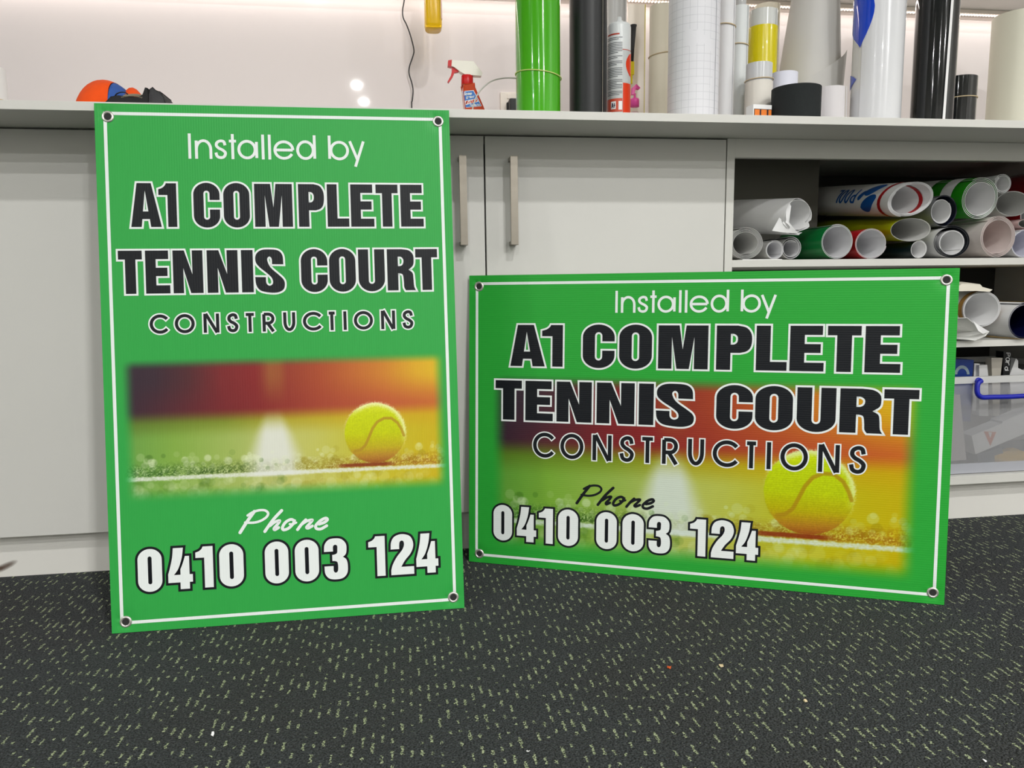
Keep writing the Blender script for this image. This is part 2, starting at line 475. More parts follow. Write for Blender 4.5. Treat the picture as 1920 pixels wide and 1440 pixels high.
# heavy condensed capitals and figures: contours in a unit box
def glyph(ch, asp):
    # asp = width / height, so that round corners stay round
    def slot(x0, x1, y0, y1):
        rx = (x1 - x0) / 2; ry = rx * asp
        return arc((x0 + x1) / 2, y1 - ry, rx, ry, 180, 0, 8) + arc((x0 + x1) / 2, y0 + ry, rx, ry, 0, -180, 8)
    rr = 0.5; ry = min(0.30, 0.47 * asp)
    e = 0.015
    if ch in 'O0':
        o = arc(0.5, 1 + e - ry, rr, ry, 180, 0, 20) + arc(0.5, -e + ry, rr, ry, 0, -180, 20)
        return [o, slot(0.385, 0.615, 0.165, 0.835) if ch == 'O' else slot(0.418, 0.582, 0.165, 0.835)]
    if ch == 'C':
        o = arc(0.5, 1 + e - ry, rr, ry, 0, 180, 20) + arc(0.5, -e + ry, rr, ry, 180, 360, 20)
        o += [(1.0, 0.40), (0.615, 0.40)]
        q = 0.115 * asp
        o += arc(0.5, 0.165 + q, 0.115, q, 0, -180, 8) + arc(0.5, 0.835 - q, 0.115, q, 180, 0, 8) + [(0.615, 0.62), (1.0, 0.62)]
        return [o]
    if ch == 'U':
        q = 0.115 * asp
        return [[(0, 1), (0.385, 1)] + arc(0.5, 0.165 + q, 0.115, q, 180, 360, 8) + [(0.615, 1), (1, 1)] + arc(0.5, -e + ry, rr, ry, 0, -180, 20)]
    if ch == 'I':
        return [[(0, 0), (0, 1), (1, 1), (1, 0)]]
    if ch == 'L':
        return [[(0, 0), (0, 1), (0.46, 1), (0.46, 0.195), (1, 0.195), (1, 0)]]
    if ch == 'T':
        return [[(0.285, 0), (0.285, 0.795), (0, 0.795), (0, 1), (1, 1), (1, 0.795), (0.725, 0.795), (0.725, 0)]]
    if ch == 'E':
        return [[(0, 0), (0, 1), (0.95, 1), (0.95, 0.80), (0.43, 0.80), (0.43, 0.60), (0.90, 0.60), (0.90, 0.405), (0.43, 0.405), (0.43, 0.19), (1, 0.19), (1, 0)]]
    if ch == 'N':
        return [[(0, 0), (0, 1), (0.38, 1), (0.645, 0.44), (0.645, 1), (1, 1), (1, 0), (0.585, 0), (0.345, 0.585), (0.345, 0)]]
    if ch == 'M':
        return [[(0, 0), (0, 1), (0.425, 1), (0.495, 0.45), (0.565, 1), (1, 1), (1, 0), (0.725, 0), (0.725, 0.735), (0.625, 0), (0.375, 0), (0.275, 0.735), (0.275, 0)]]
    if ch == 'A':
        return [[(0, 0), (0.215, 1), (0.68, 1), (1, 0), (0.65, 0), (0.615, 0.18), (0.37, 0.18), (0.34, 0)], [(0.395, 0.355), (0.475, 0.83), (0.575, 0.355)]]
    if ch == '1':
        return [spline([(0, 0.73, 1), (0, 0.86, 1), (0.22, 0.895), (0.37, 0.95), (0.43, 1, 1), (1, 1, 1), (1, 0, 1), (0.5, 0, 1), (0.5, 0.73, 1)])]
    if ch == 'P':
        return [spline([(0, 0, 1), (0, 1, 1), (0.60, 1, 1), (0.83, 0.955), (0.96, 0.84), (0.995, 0.69), (0.96, 0.52), (0.85, 0.425), (0.66, 0.385, 1), (0.40, 0.385, 1), (0.40, 0, 1)]),
                spline([(0.40, 0.815, 1), (0.50, 0.81), (0.585, 0.76), (0.60, 0.68), (0.575, 0.615), (0.50, 0.575), (0.40, 0.572, 1)])]
    if ch == 'R':
        return [spline([(0, 0, 1), (0, 1, 1), (0.52, 1, 1), (0.78, 0.97), (0.93, 0.87), (0.955, 0.73), (0.92, 0.60), (0.76, 0.50, 1), (0.90, 0.42), (0.93, 0.28), (0.945, 0.10), (1.0, 0, 1), (0.645, 0, 1),
                         (0.59, 0.08), (0.58, 0.22), (0.555, 0.37), (0.47, 0.41), (0.385, 0.415, 1), (0.385, 0, 1)]),
                spline([(0.385, 0.82, 1), (0.49, 0.815), (0.57, 0.765), (0.585, 0.70), (0.555, 0.63), (0.48, 0.592), (0.385, 0.588, 1)])]
    if ch == 'S':
        return [spline([(0.97, 0.655, 1), (0.585, 0.66, 1), (0.575, 0.79), (0.50, 0.845), (0.425, 0.79), (0.455, 0.68), (0.56, 0.56), (0.80, 0.41), (0.955, 0.30), (1.0, 0.19), (0.95, 0.06), (0.75, -0.01), (0.46, -0.01), (0.17, 0.04),
                         (0.03, 0.17), (0.0, 0.36, 1), (0.36, 0.355, 1), (0.375, 0.21), (0.48, 0.15), (0.59, 0.20), (0.575, 0.32), (0.42, 0.44), (0.16, 0.59), (0.03, 0.72), (0.045, 0.89), (0.22, 0.995), (0.52, 1.012), (0.80, 0.985), (0.945, 0.87)])]
    if ch == '2':
        return [spline([(0, 0, 1), (0.0, 0.12, 1), (0.08, 0.27), (0.26, 0.45), (0.50, 0.62), (0.585, 0.74), (0.565, 0.83), (0.485, 0.855), (0.40, 0.82), (0.375, 0.73), (0.375, 0.645, 1), (0.0, 0.645, 1), (0.025, 0.82), (0.15, 0.95), (0.38, 1.01), (0.62, 1.01),
                         (0.86, 0.95), (0.975, 0.82), (0.98, 0.68), (0.86, 0.52), (0.62, 0.36), (0.44, 0.195, 1), (1.0, 0.195, 1), (1.0, 0, 1)])]
    if ch == '3':
        return [spline([(0, 0.325, 1), (0.39, 0.325, 1), (0.395, 0.20), (0.48, 0.155), (0.57, 0.20), (0.585, 0.33), (0.55, 0.42), (0.45, 0.445), (0.345, 0.45, 1), (0.345, 0.60, 1), (0.46, 0.61), (0.555, 0.645), (0.57, 0.74), (0.565, 0.82), (0.48, 0.85), (0.39, 0.81), (0.385, 0.685, 1), (0, 0.685, 1),
                         (0.03, 0.86), (0.20, 0.98), (0.46, 1.01), (0.74, 0.985), (0.935, 0.87), (0.965, 0.72), (0.92, 0.60), (0.80, 0.54, 1), (0.945, 0.47), (1.0, 0.33), (0.975, 0.14), (0.80, 0.02), (0.50, -0.012), (0.20, 0.02), (0.03, 0.14)])]
    if ch == '4':
        return [spline([(0.0, 0.165, 1), (0.0, 0.37, 1), (0.09, 0.55), (0.18, 0.78), (0.22, 1.0, 1), (0.63, 1.0, 1), (0.57, 0.76), (0.42, 0.50), (0.235, 0.35, 1), (0.50, 0.35, 1), (0.50, 0.48, 1), (0.60, 0.62), (0.70, 0.795, 1), (0.87, 0.795, 1), (0.87, 0.35, 1), (1.0, 0.35, 1), (1.0, 0.165, 1), (0.87, 0.165, 1), (0.87, 0, 1), (0.49, 0, 1), (0.49, 0.165, 1)])]
    return []

# light geometric alphabet as strokes (unit box; x already in letter widths)
def strokes(ch):
    if ch == 'I': return [[(0.5, 0), (0.5, 1)]]
    if ch == 'l': return [[(0.5, 0), (0.5, 1)]]
    if ch == 'n': return [[(0.0, 0), (0.0, 1)], [(0.0, 0.45)] + arc(0.5, 0.52, 0.5, 0.48, 170, 0, 14) + [(1.0, 0)]]
    if ch == 's': return [spline([(0.96, 0.74), (0.84, 0.95), (0.5, 1.0), (0.14, 0.90), (0.07, 0.72), (0.30, 0.57), (0.68, 0.46), (0.98, 0.29), (0.85, 0.07), (0.5, 0.0), (0.13, 0.08), (0.0, 0.30)], 5, False)]
    if ch == 'S': return strokes('s')
    if ch == 't': return [[(0.5, 0), (0.5, 1)], [(0, 0.72), (1, 0.72)]]
    if ch == 'a': return [arc(0.46, 0.5, 0.46, 0.5, 0, 360, 32), [(1.0, 0), (1.0, 0.97)]]
    if ch == 'e': return [[(0.02, 0.50), (0.99, 0.50)], arc(0.5, 0.5, 0.5, 0.5, 0, 332, 30)]
    if ch == 'd': return [arc(0.46, 0.36, 0.46, 0.36, 0, 360, 32), [(1.0, 0), (1.0, 1)]]
    if ch == 'b': return [arc(0.54, 0.36, 0.46, 0.36, 0, 360, 32), [(0, 0), (0, 1)]]
    if ch == 'y': return [[(0.02, 1.0), (0.54, 0.265)], [(0.98, 1.0), (0.38, 0.0)]]
    if ch == 'O': return [arc(0.5, 0.5, 0.5, 0.5, 0, 360, 36)]
    if ch == 'C': return [arc(0.56, 0.5, 0.56, 0.5, 38, 322, 30)]
    if ch == 'N': return [[(0, 0), (0, 1)], [(1, 0), (1, 1)], [(0.06, 1.0), (0.94, 0.0)]]
    if ch == 'T': return [[(0, 1), (1, 1)], [(0.5, 0), (0.5, 1)]]
    if ch == 'R': return [[(0, 0), (0, 1)], [(0, 1), (0.45, 1)] + arc(0.45, 0.74, 0.50, 0.26, 88, -88, 12) + [(0, 0.48)], [(0.38, 0.48), (0.98, 0.0)]]
    if ch == 'U': return [[(0, 1), (0, 0.45)] + arc(0.5, 0.45, 0.5, 0.45, 180, 360, 16) + [(1, 1)]]
    if ch == 'P': return [[(0, 0), (0, 1)], [(0, 1), (0.45, 1)] + arc(0.45, 0.74, 0.50, 0.26, 88, -88, 12) + [(0, 0.48)]]
    if ch == 'L': return [[(0, 1), (0, 0), (1, 0)]]
    if ch == 'A': return [[(0, 0), (0.5, 1)], [(0.5, 1), (1, 0)], [(0.2, 0.33), (0.8, 0.33)]]
    if ch == '+': return [[(0, 0.5), (1, 0.5)], [(0.5, 0.05), (0.5, 0.95)]]
    if ch == 'W': return [[(0, 1), (0.25, 0)], [(0.25, 0), (0.5, 0.9)], [(0.5, 0.9), (0.75, 0)], [(0.75, 0), (1, 1)]]
    if ch == 'x': return [[(0, 0), (1, 1)], [(0, 1), (1, 0)]]
    if ch == 'i': return [[(0.5, 0), (0.5, 0.8)], [(0.5, 0.95), (0.5, 1.1)]]
    if ch == 'o': return [arc(0.5, 0.5, 0.5, 0.5, 0, 360, 20)]
    if ch == 'u': return [[(0, 1), (0, 0.45)] + arc(0.5, 0.45, 0.5, 0.45, 180, 360, 10) + [(1, 1)], [(1, 0), (1, 1)]]
    if ch == 'r': return [[(0, 0), (0, 1)], [(0, 0.5), (0.3, 0.9), (0.9, 1.0)]]
    if ch == 'm': return [[(0, 0), (0, 1)], [(0, 0.7), (0.25, 1), (0.5, 0.75), (0.5, 0)], [(0.5, 0.75), (0.75, 1), (1, 0.75), (1, 0)]]
    if ch == 'g': return [arc(0.46, 0.5, 0.46, 0.5, 0, 360, 20), [(1.0, 1.0), (1.0, -0.2), (0.5, -0.45), (0.05, -0.3)]]
    if ch == 'f': return [[(0.4, 0), (0.4, 1.2), (0.9, 1.4)], [(0, 0.9), (0.9, 0.9)]]
    return []

def ribbon(P, w, ext=0.0):
    # flat strip of width w along a polyline, butt ends lengthened by ext
    P = [Vector(p) for p in P]
    P = [P[0]] + [b for a, b in zip(P[:-1], P[1:]) if (b - a).length > 1e-4]
    closed = (P[0] - P[-1]).length < 1e-6
    if closed: P = P[:-1]
    n = len(P)
    if not closed and ext:
        P[0] = P[0] + (P[0] - P[1]).normalized() * ext
        P[-1] = P[-1] + (P[-1] - P[-2]).normalized() * ext
    V, F = [], []
    for i in range(n):
        a = P[(i - 1) % n] if closed or i > 0 else None
        b = P[(i + 1) % n] if closed or i < n - 1 else None
        d1 = (P[i] - a).normalized() if a is not None else (b - P[i]).normalized()
        d2 = (b - P[i]).normalized() if b is not None else d1
        t = d1 + d2
        t = t.normalized() if t.length > 1e-4 else d1
        nv = Vector((-t.y, t.x)); k = max(0.35, abs(nv.dot(Vector((-d1.y, d1.x)))))
        off = nv * (w / 2 / k)
        V += [P[i] + off, P[i] - off]
    for i in range(n if closed else n - 1):
        j = (i + 1) % n
        F.append((2 * i, 2 * i + 1, 2 * j + 1, 2 * j))
    return V, F

def dense(P, n=8):
    return [tuple(Vector(a) + (Vector(b) - Vector(a)) * (i / n)) for a, b in zip(P[:-1], P[1:]) for i in range(n)] + [tuple(P[-1])]

def fill(contours):
    polys = [[Vector((x, y, 0)) for x, y in c] for c in contours]
    V = [p for c in polys for p in c]
    return [Vector((p.x, p.y)) for p in V], [tuple(t) for t in tessellate_polygon(polys)]

def flat(name, parts, y, m, parent, mapf=None):
    V, F, V3 = [], [], []
    for n_, (v, f) in enumerate(parts):
        k = len(V); V += list(v)
        if mapf: V3 += [mapf(p[0], p[1]) for p in v]
        else: V3 += [(p[0] / 1000, y - 4e-6 * (n_ % 24), p[1] / 1000) for p in v]
        for q in f:
            ar = sum(v[q[i]][0] * v[q[(i + 1) % len(q)]][1] - v[q[(i + 1) % len(q)]][0] * v[q[i]][1] for i in range(len(q)))
            q = tuple(i + k for i in q)
            F.append(q if ar >= 0 else q[::-1])
    o = mesh(name, V3, F, m, parent)
    return o

ROW1 = [('A', 53.2, 102.5), ('1', 98.5, 127.7), ('C', 155.4, 198.7), ('O', 204.9, 248.3), ('M', 256.6, 320.5), ('P', 330.9, 375.1), ('L', 380.1, 417.4), ('E', 420.7, 461.1), ('T', 464.8, 503.5), ('E', 508.1, 548.4)]
ROW2 = [('T', 30.0, 68.4), ('E', 73.6, 113.0), ('N', 118.2, 167.2), ('N', 174.1, 225.3), ('I', 231.1, 250.7), ('S', 253.8, 303.4), ('C', 331.6, 377.0), ('O', 380.1, 425.7), ('U', 430.6, 476.6), ('R', 481.1, 530.5), ('T', 531.4, 570.4)]
DIGS = [('0', 45.0, 84.2), ('4', 93.9, 134.1), ('1', 139.2, 168.0), ('0', 178.4, 218.6), ('0', 254.5, 294.4), ('0', 305.3, 346.0), ('3', 355.3, 395.7), ('1', 432.3, 461.3), ('2', 471.3, 511.9), ('4', 516.1, 555.4)]
CONS = [('C', 75.0, 110.6), ('O', 115.8, 153.2), ('N', 162.9, 193.7), ('S', 201.6, 225.5), ('T', 230.6, 254.4), ('R', 261.0, 287.0), ('U', 296.3, 321.4), ('C', 329.5, 367.0), ('T', 371.5, 392.0), ('I', 399.8, 409.0), ('O', 417.4, 455.5), ('N', 464.9, 494.5), ('S', 502.5, 526.7)]
INST = [('I', 149.2, 154.9), ('n', 160.6, 189.1), ('s', 192.7, 213.5), ('t', 214.7, 231.5), ('a', 230.9, 265.4), ('l', 270.8, 276.8), ('l', 282.1, 287.6), ('e', 291.4, 326.7), ('d', 330.0, 363.7), ('b', 384.6, 420.7), ('y', 419.4, 449.0)]
# brush script: centre lines in millimetres on the tall sign (origin at the sign's lower left corner)
PHONE = [
    ([(214, 159.0), (226, 177), (239, 194.5)], 5.2),
    ([(227.5, 188), (236, 193), (247, 196.0), (257, 195.2), (262, 190), (259, 183.5), (249, 177.5), (237, 175.0), (223, 176.0)], 4.0),
    ([(255.5, 158.5), (270, 178.0), (285, 193.5)], 5.0),
    ([(264.5, 168), (273, 174.0), (281, 176.0), (278, 170.5), (271.5, 163.5), (272.5, 160.5), (279, 164.0)], 4.6),
    ([(306, 174.5), (300, 177.0), (291, 172.5), (285.5, 164.0), (287.5, 159.5), (296, 162.0), (303.5, 169.0), (306, 174.5)], 4.8),
    ([(298, 169), (303, 168.5), (309, 171.0)], 3.6),
    ([(311, 158.5), (318.5, 168.0), (325.5, 175.0)], 4.8),
    ([(317.5, 167), (327, 172.5), (336.5, 174.0), (332, 168.0), (326.5, 162.0), (329, 160.0), (336.5, 163.5)], 4.6),
    ([(348, 166.0), (357, 168.5), (362.5, 173.0), (359.5, 176.0), (350.5, 172.0), (342.5, 164.0), (343.5, 158.5), (351, 157.5), (361, 162.5)], 4.8),
]
for st in PHONE:
    pass

def letter_row(row, y0, y1, fx):
    out = []
    for ch, a, b in row:
        x0, x1 = fx(a), fx(b)
        asp = (x1 - x0) / (y1 - y0)
        out.append([[(x0 + px * (x1 - x0), y0 + py * (y1 - y0)) for px, py in c] for c in glyph(ch, asp)])
    return out

def heavy_text(root, row, y0, y1, fx, d, m_in, m_out, label):
    L = letter_row(row, y0, y1, fx)
    ol = []
    for cs in L:
        for c in cs:
            ol.append(ribbon(list(c) + [c[0]], 2 * d))
        ol.append(fill(cs[:1]) if False else fill(cs))
    o = flat('lettering', [fill(cs) for cs in L], -0.00052, m_in, root)
    o['label'] = label
    flat('letter_outline', ol, -0.00034, m_out, o)
    return o

def words(row):
    out = [[row[0]]]
    for a in row[1:]:
        if a[1] - out[-1][-1][2] > 15: out.append([])
        out[-1].append(a)
    return out

def light_text(root, row, heights, fx, w, ext, m_in, m_out, label, inset=0.0, wo=0.0):
    s_in, s_out = [], []
    for ch, a, b in row:
        x0, x1 = fx(a) + inset + w / 2, fx(b) - inset - w / 2
        if ch in 'Il': x0 = x1 = (fx(a) + fx(b)) / 2
        y0, y1 = heights(ch)
        for st in strokes(ch):
            P = [(x0 + px * (x1 - x0), y0 + py * (y1 - y0)) for px, py in st]
            e = w * 0.5 if ext else 0.0
            s_in.append(ribbon(P, w, 0.0))
            if m_out: s_out.append(ribbon(P, w + 2 * wo, wo))
    o = flat('lettering', s_in, -0.00052, m_in, root)
    o['label'] = label
    if m_out: flat('letter_outline', s_out, -0.00034, m_out, o)
    return o

# ------------------------------------------------------------------ the printed photograph on the signs
def lin_np(c):
    c = np.asarray(c, float) / 255.0
    return np.where(c <= 0.04045, c / 12.92, ((c + 0.055) / 1.055) ** 2.4)

def vnoise(x, y, seed):
    xi = np.floor(x).astype(int); yi = np.floor(y).astype(int); xf = x - xi; yf = y - yi
    def h(a, b):
        v = np.sin(a * 127.1 + b * 311.7 + seed * 74.7) * 43758.5453
        return v - np.floor(v)
    u = xf * xf * (3 - 2 * xf); v = yf * yf * (3 - 2 * yf)
    return (h(xi, yi) * (1 - u) + h(xi + 1, yi) * u) * (1 - v) + (h(xi, yi + 1) * (1 - u) + h(xi + 1, yi + 1) * u) * v

def sstep(a, b, x):
    t = np.clip((x - a) / (b - a), 0, 1)
    return t * t * (3 - 2 * t)

def ramp(u, stops):
    xs = [s[0] for s in stops]
    return np.stack([np.interp(u, xs, [s[1][k] for s in stops]) for k in range(3)], -1)

def picture(u, t, asp, green, sat=1.0):
    """u to the right, t downwards, both 0..1; asp = width/height. Returns display colours 0..255."""
    top = ramp(u, [(0, (58, 46, 56)), (0.10, (62, 45, 54)), (0.20, (84, 46, 50)), (0.30, (124, 46, 48)), (0.40, (136, 46, 46)), (0.415, (140, 56, 48)), (0.445, (158, 92, 56)), (0.475, (158, 88, 54)), (0.50, (152, 66, 50)), (0.60, (172, 82, 52)),
                    (0.70, (192, 108, 56)), (0.80, (208, 134, 56)), (0.90, (222, 170, 52)), (1.0, (228, 190, 50))])
    low = ramp(u, [(0, (56, 42, 54)), (0.3, (118, 42, 46)), (0.42, (134, 46, 46)), (0.6, (164, 72, 52)), (0.8, (188, 92, 58)), (1.0, (202, 112, 56))])
    k = sstep(0.12, 0.40, t)[..., None]
    sky = top * (1 - k) + low * k
    grass = ramp(u, [(0, (112, 160, 78)), (0.15, (138, 172, 78)), (0.35, (172, 186, 104)), (0.45, (196, 196, 120)), (0.58, (200, 196, 104)), (0.75, (202, 190, 62)), (0.9, (204, 182, 42)), (1, (206, 178, 38))])
    far = ramp(u, [(0, (96, 120, 50)), (0.3, (128, 140, 48)), (0.5, (178, 160, 50)), (0.7, (204, 172, 44)), (1, (210, 170, 36))])
    k = sstep(0.42, 0.58, t)[..., None]
    grass = far * (1 - k) + grass * k
    hz = sstep(0.355, 0.465, t)[..., None]
    col = sky * (1 - hz) + grass * hz
    # receding white line
    cxl = 0.452 + 0.006 * (t - 0.4); half = 0.022 + 0.052 * np.clip((t - 0.38) / 0.4, 0, 1.1)
    wl = (1 - sstep(half * 0.5, half * 1.6, np.abs(u - cxl))) * sstep(0.36, 0.56, t) * (1 - sstep(0.83, 0.86, t))
    col = col * (1 - wl[..., None] * 0.92) + np.array([232, 230, 222]) * (wl[..., None] * 0.92)
    # out-of-focus discs
    rng = random.Random(11)
    for i in range(330):
        near = i % 2
        cu = rng.random(); ct = (0.66 + 0.13 * rng.random() ** 0.7) if near == 0 else (0.85 + 0.11 * rng.random())
        r = (0.006 + 0.012 * rng.random()) if near == 0 else (0.008 + 0.018 * rng.random())
        d = np.sqrt(((u - cu) * asp) ** 2 + (t - ct) ** 2) / (r * 1.9)
        a = (1 - sstep(0.75, 1.0, d)) * (0.10 + 0.30 * rng.random()) * (1 - 0.5 * (near))
        c = np.array([236, 240, 206]) if rng.random() < 0.62 else (np.array([70, 108, 40]) if cu < 0.5 else np.array([150, 132, 30]))
        col = col * (1 - a[..., None]) + c * a[..., None]
    # the sharp strip of turf in front of the near line
    turf = sstep(0.70, 0.795, t) * (1 - sstep(0.805, 0.822, t)) * (1 - 0.75 * wl)
    n1 = vnoise(u * asp * 110, t * 150, 3); n2 = vnoise(u * asp * 260, t * 300, 5); n3 = vnoise(u * asp * 45, t * 60, 9)
    dark = ramp(u, [(0, (44, 88, 34)), (0.4, (74, 92, 36)), (0.55, (150, 134, 44)), (0.8, (150, 96, 30)), (1, (168, 112, 34))])
    lightc = ramp(u, [(0, (178, 206, 150)), (0.5, (222, 220, 160)), (1, (232, 206, 110))])
    q = sstep(0.45, 0.75, n1 * 0.5 + n2 * 0.5)[..., None]
    tc = dark * (1 - q) + lightc * q
    a = (turf * (0.35 + 0.65 * n3))[..., None]
    col = col * (1 - a) + tc * a
    # near white line
    lt = 0.828 + 0.004 * (n3 - 0.5)
    nl = (1 - sstep(0.006, 0.016 + 0.010 * n1, np.abs(t - lt)))[..., None] * (0.62 + 0.38 * n1[..., None])
    col = col * (1 - nl) + np.array([234, 234, 224]) * nl
    # ball and its shadow
    bx, bt, br = 0.768, 0.572, 0.217
    sh = (1 - sstep(0.55, 1.0, np.abs(u - 0.735) / 0.105)) * (1 - sstep(0.006, 0.018, np.abs(t - 0.797)))
    col = col * (1 - 0.85 * sh[..., None]) + np.array([132, 52, 26]) * (0.85 * sh[..., None])
    X = (u - bx) * asp / br; Y = (t - bt) / br; R = np.sqrt(X * X + Y * Y)
    fuzz = vnoise(u * asp * 190, t * 190, 21)
    ang = np.arctan2(-Y, X)
    glow = (1 - sstep(0.99, 1.10, R + 0.08 * fuzz)) * sstep(-0.55, 0.5, np.sin(ang) + 0.35 * np.cos(ang))
    col = col * (1 - 0.8 * glow[..., None]) + np.array([250, 246, 196]) * (0.8 * glow[..., None])
    ball = ramp(np.clip((Y + 1) / 2, 0, 1), [(0, (226, 230, 70)), (0.2, (208, 216, 26)), (0.5, (202, 206, 20)), (0.72, (196, 178, 38)), (0.88, (186, 136, 52)), (1, (158, 88, 40))])
    ball = ball * (0.94 + 0.1 * fuzz[..., None])
    rim = sstep(0.80, 0.97, R + 0.06 * (fuzz - 0.5)) * sstep(0.0, 0.7, np.sin(ang) + 0.55 * np.cos(ang))
    ball = ball * (1 - 0.75 * rim[..., None]) + np.array([252, 248, 206]) * (0.75 * rim[..., None])
    seam_pts = np.array([(-0.68, 0.58), (-0.50, 0.545), (-0.33, 0.40), (-0.20, 0.12), (-0.08, -0.15), (0.08, -0.36), (0.30, -0.47), (0.54, -0.46), (0.74, -0.30), (0.86, -0.08), (0.93, 0.12)])
    ds = np.full(u.shape, 9.0)
    for (ax, ay), (cx, cy) in zip(seam_pts[:-1], seam_pts[1:]):
        dx, dy = cx - ax, cy - ay
        s = np.clip(((X - ax) * dx + (Y - ay) * dy) / (dx * dx + dy * dy), 0, 1)
        ds = np.minimum(ds, np.hypot(X - ax - s * dx, Y - ay - s * dy))
    sm = (1 - sstep(0.028, 0.062, ds))[..., None] * 0.8
    ball = ball * (1 - sm) + np.array([178, 140, 46]) * sm
    inb = (1 - sstep(0.975, 1.0, R + 0.02 * (fuzz - 0.5)))[..., None]
    col = col * (1 - inb) + ball * inb
    # the two prints differ a little in ink saturation
    lum = (col @ np.array([0.30, 0.59, 0.11]))[..., None]
    col = np.clip(lum + (col - lum) * sat, 0, 255) * (1.06 - 0.06 * sat ** 2)
    col = col * np.array([1.0 - 0.22 * (sat - 1), 1.0, 1.0])
    # feathered edge into the green
    f = sstep(0, 0.045, u) * sstep(0, 0.045, 1 - u) * sstep(0, 0.085, t) * sstep(0, 0.11, 1 - t)
    f = f[..., None]
    return col * f + np.array(green) * (1 - f)

def coreflute(name, axis, w, h, col=None, rough=0.38, attr=False):
    """printed corrugated plastic: fine ridges along the flutes and puckers round the eyelets"""
    m, N, L, b = new_mat(name)
    if attr:
        a = N.new('ShaderNodeAttribute'); a.attribute_name = 'print'
        L.new(a.outputs['Color'], b.inputs['Base Color'])
    else:
        b.inputs['Base Color'].default_value = (*lin(col), 1)
    b.inputs['Roughness'].default_value = rough
    b.inputs['Specular IOR Level'].default_value = 0.22
    tc = N.new('ShaderNodeTexCoord'); sx = N.new('ShaderNodeSeparateXYZ'); L.new(tc.outputs['Object'], sx.inputs[0])
    v = sx.outputs[0] if axis == 'z' else sx.outputs[2]
    wv = math_node(N, L, 'MULTIPLY', math_node(N, L, 'SINE', math_node(N, L, 'MULTIPLY', v, 2 * PI / 0.0042)), 0.00006)
    dx = math_node(N, L, 'SUBTRACT', math_node(N, L, 'MINIMUM', sx.outputs[0], math_node(N, L, 'SUBTRACT', w, sx.outputs[0])), 0.0215)
    dz = math_node(N, L, 'SUBTRACT', math_node(N, L, 'MINIMUM', sx.outputs[2], math_node(N, L, 'SUBTRACT', h, sx.outputs[2])), 0.0205)
    d2 = math_node(N, L, 'ADD', math_node(N, L, 'MULTIPLY', dx, dx), math_node(N, L, 'MULTIPLY', dz, dz))
    g = math_node(N, L, 'MULTIPLY', math_node(N, L, 'EXPONENT', math_node(N, L, 'DIVIDE', d2, -0.00019)), -0.0042)
    an = math_node(N, L, 'ARCTAN2', dz, dx)
    wr = math_node(N, L, 'MULTIPLY', math_node(N, L, 'SINE', math_node(N, L, 'MULTIPLY_ADD', an, 5.0, 0.7)), math_node(N, L, 'MULTIPLY', g, 0.22))
    hh = math_node(N, L, 'ADD', math_node(N, L, 'ADD', wv, g), wr)
    bp = N.new('ShaderNodeBump'); bp.inputs['Strength'].default_value = 0.7; bp.inputs['Distance'].default_value = 1.0
    L.new(hh, bp.inputs['Height']); L.new(bp.outputs['Normal'], b.inputs['Normal'])
    return m

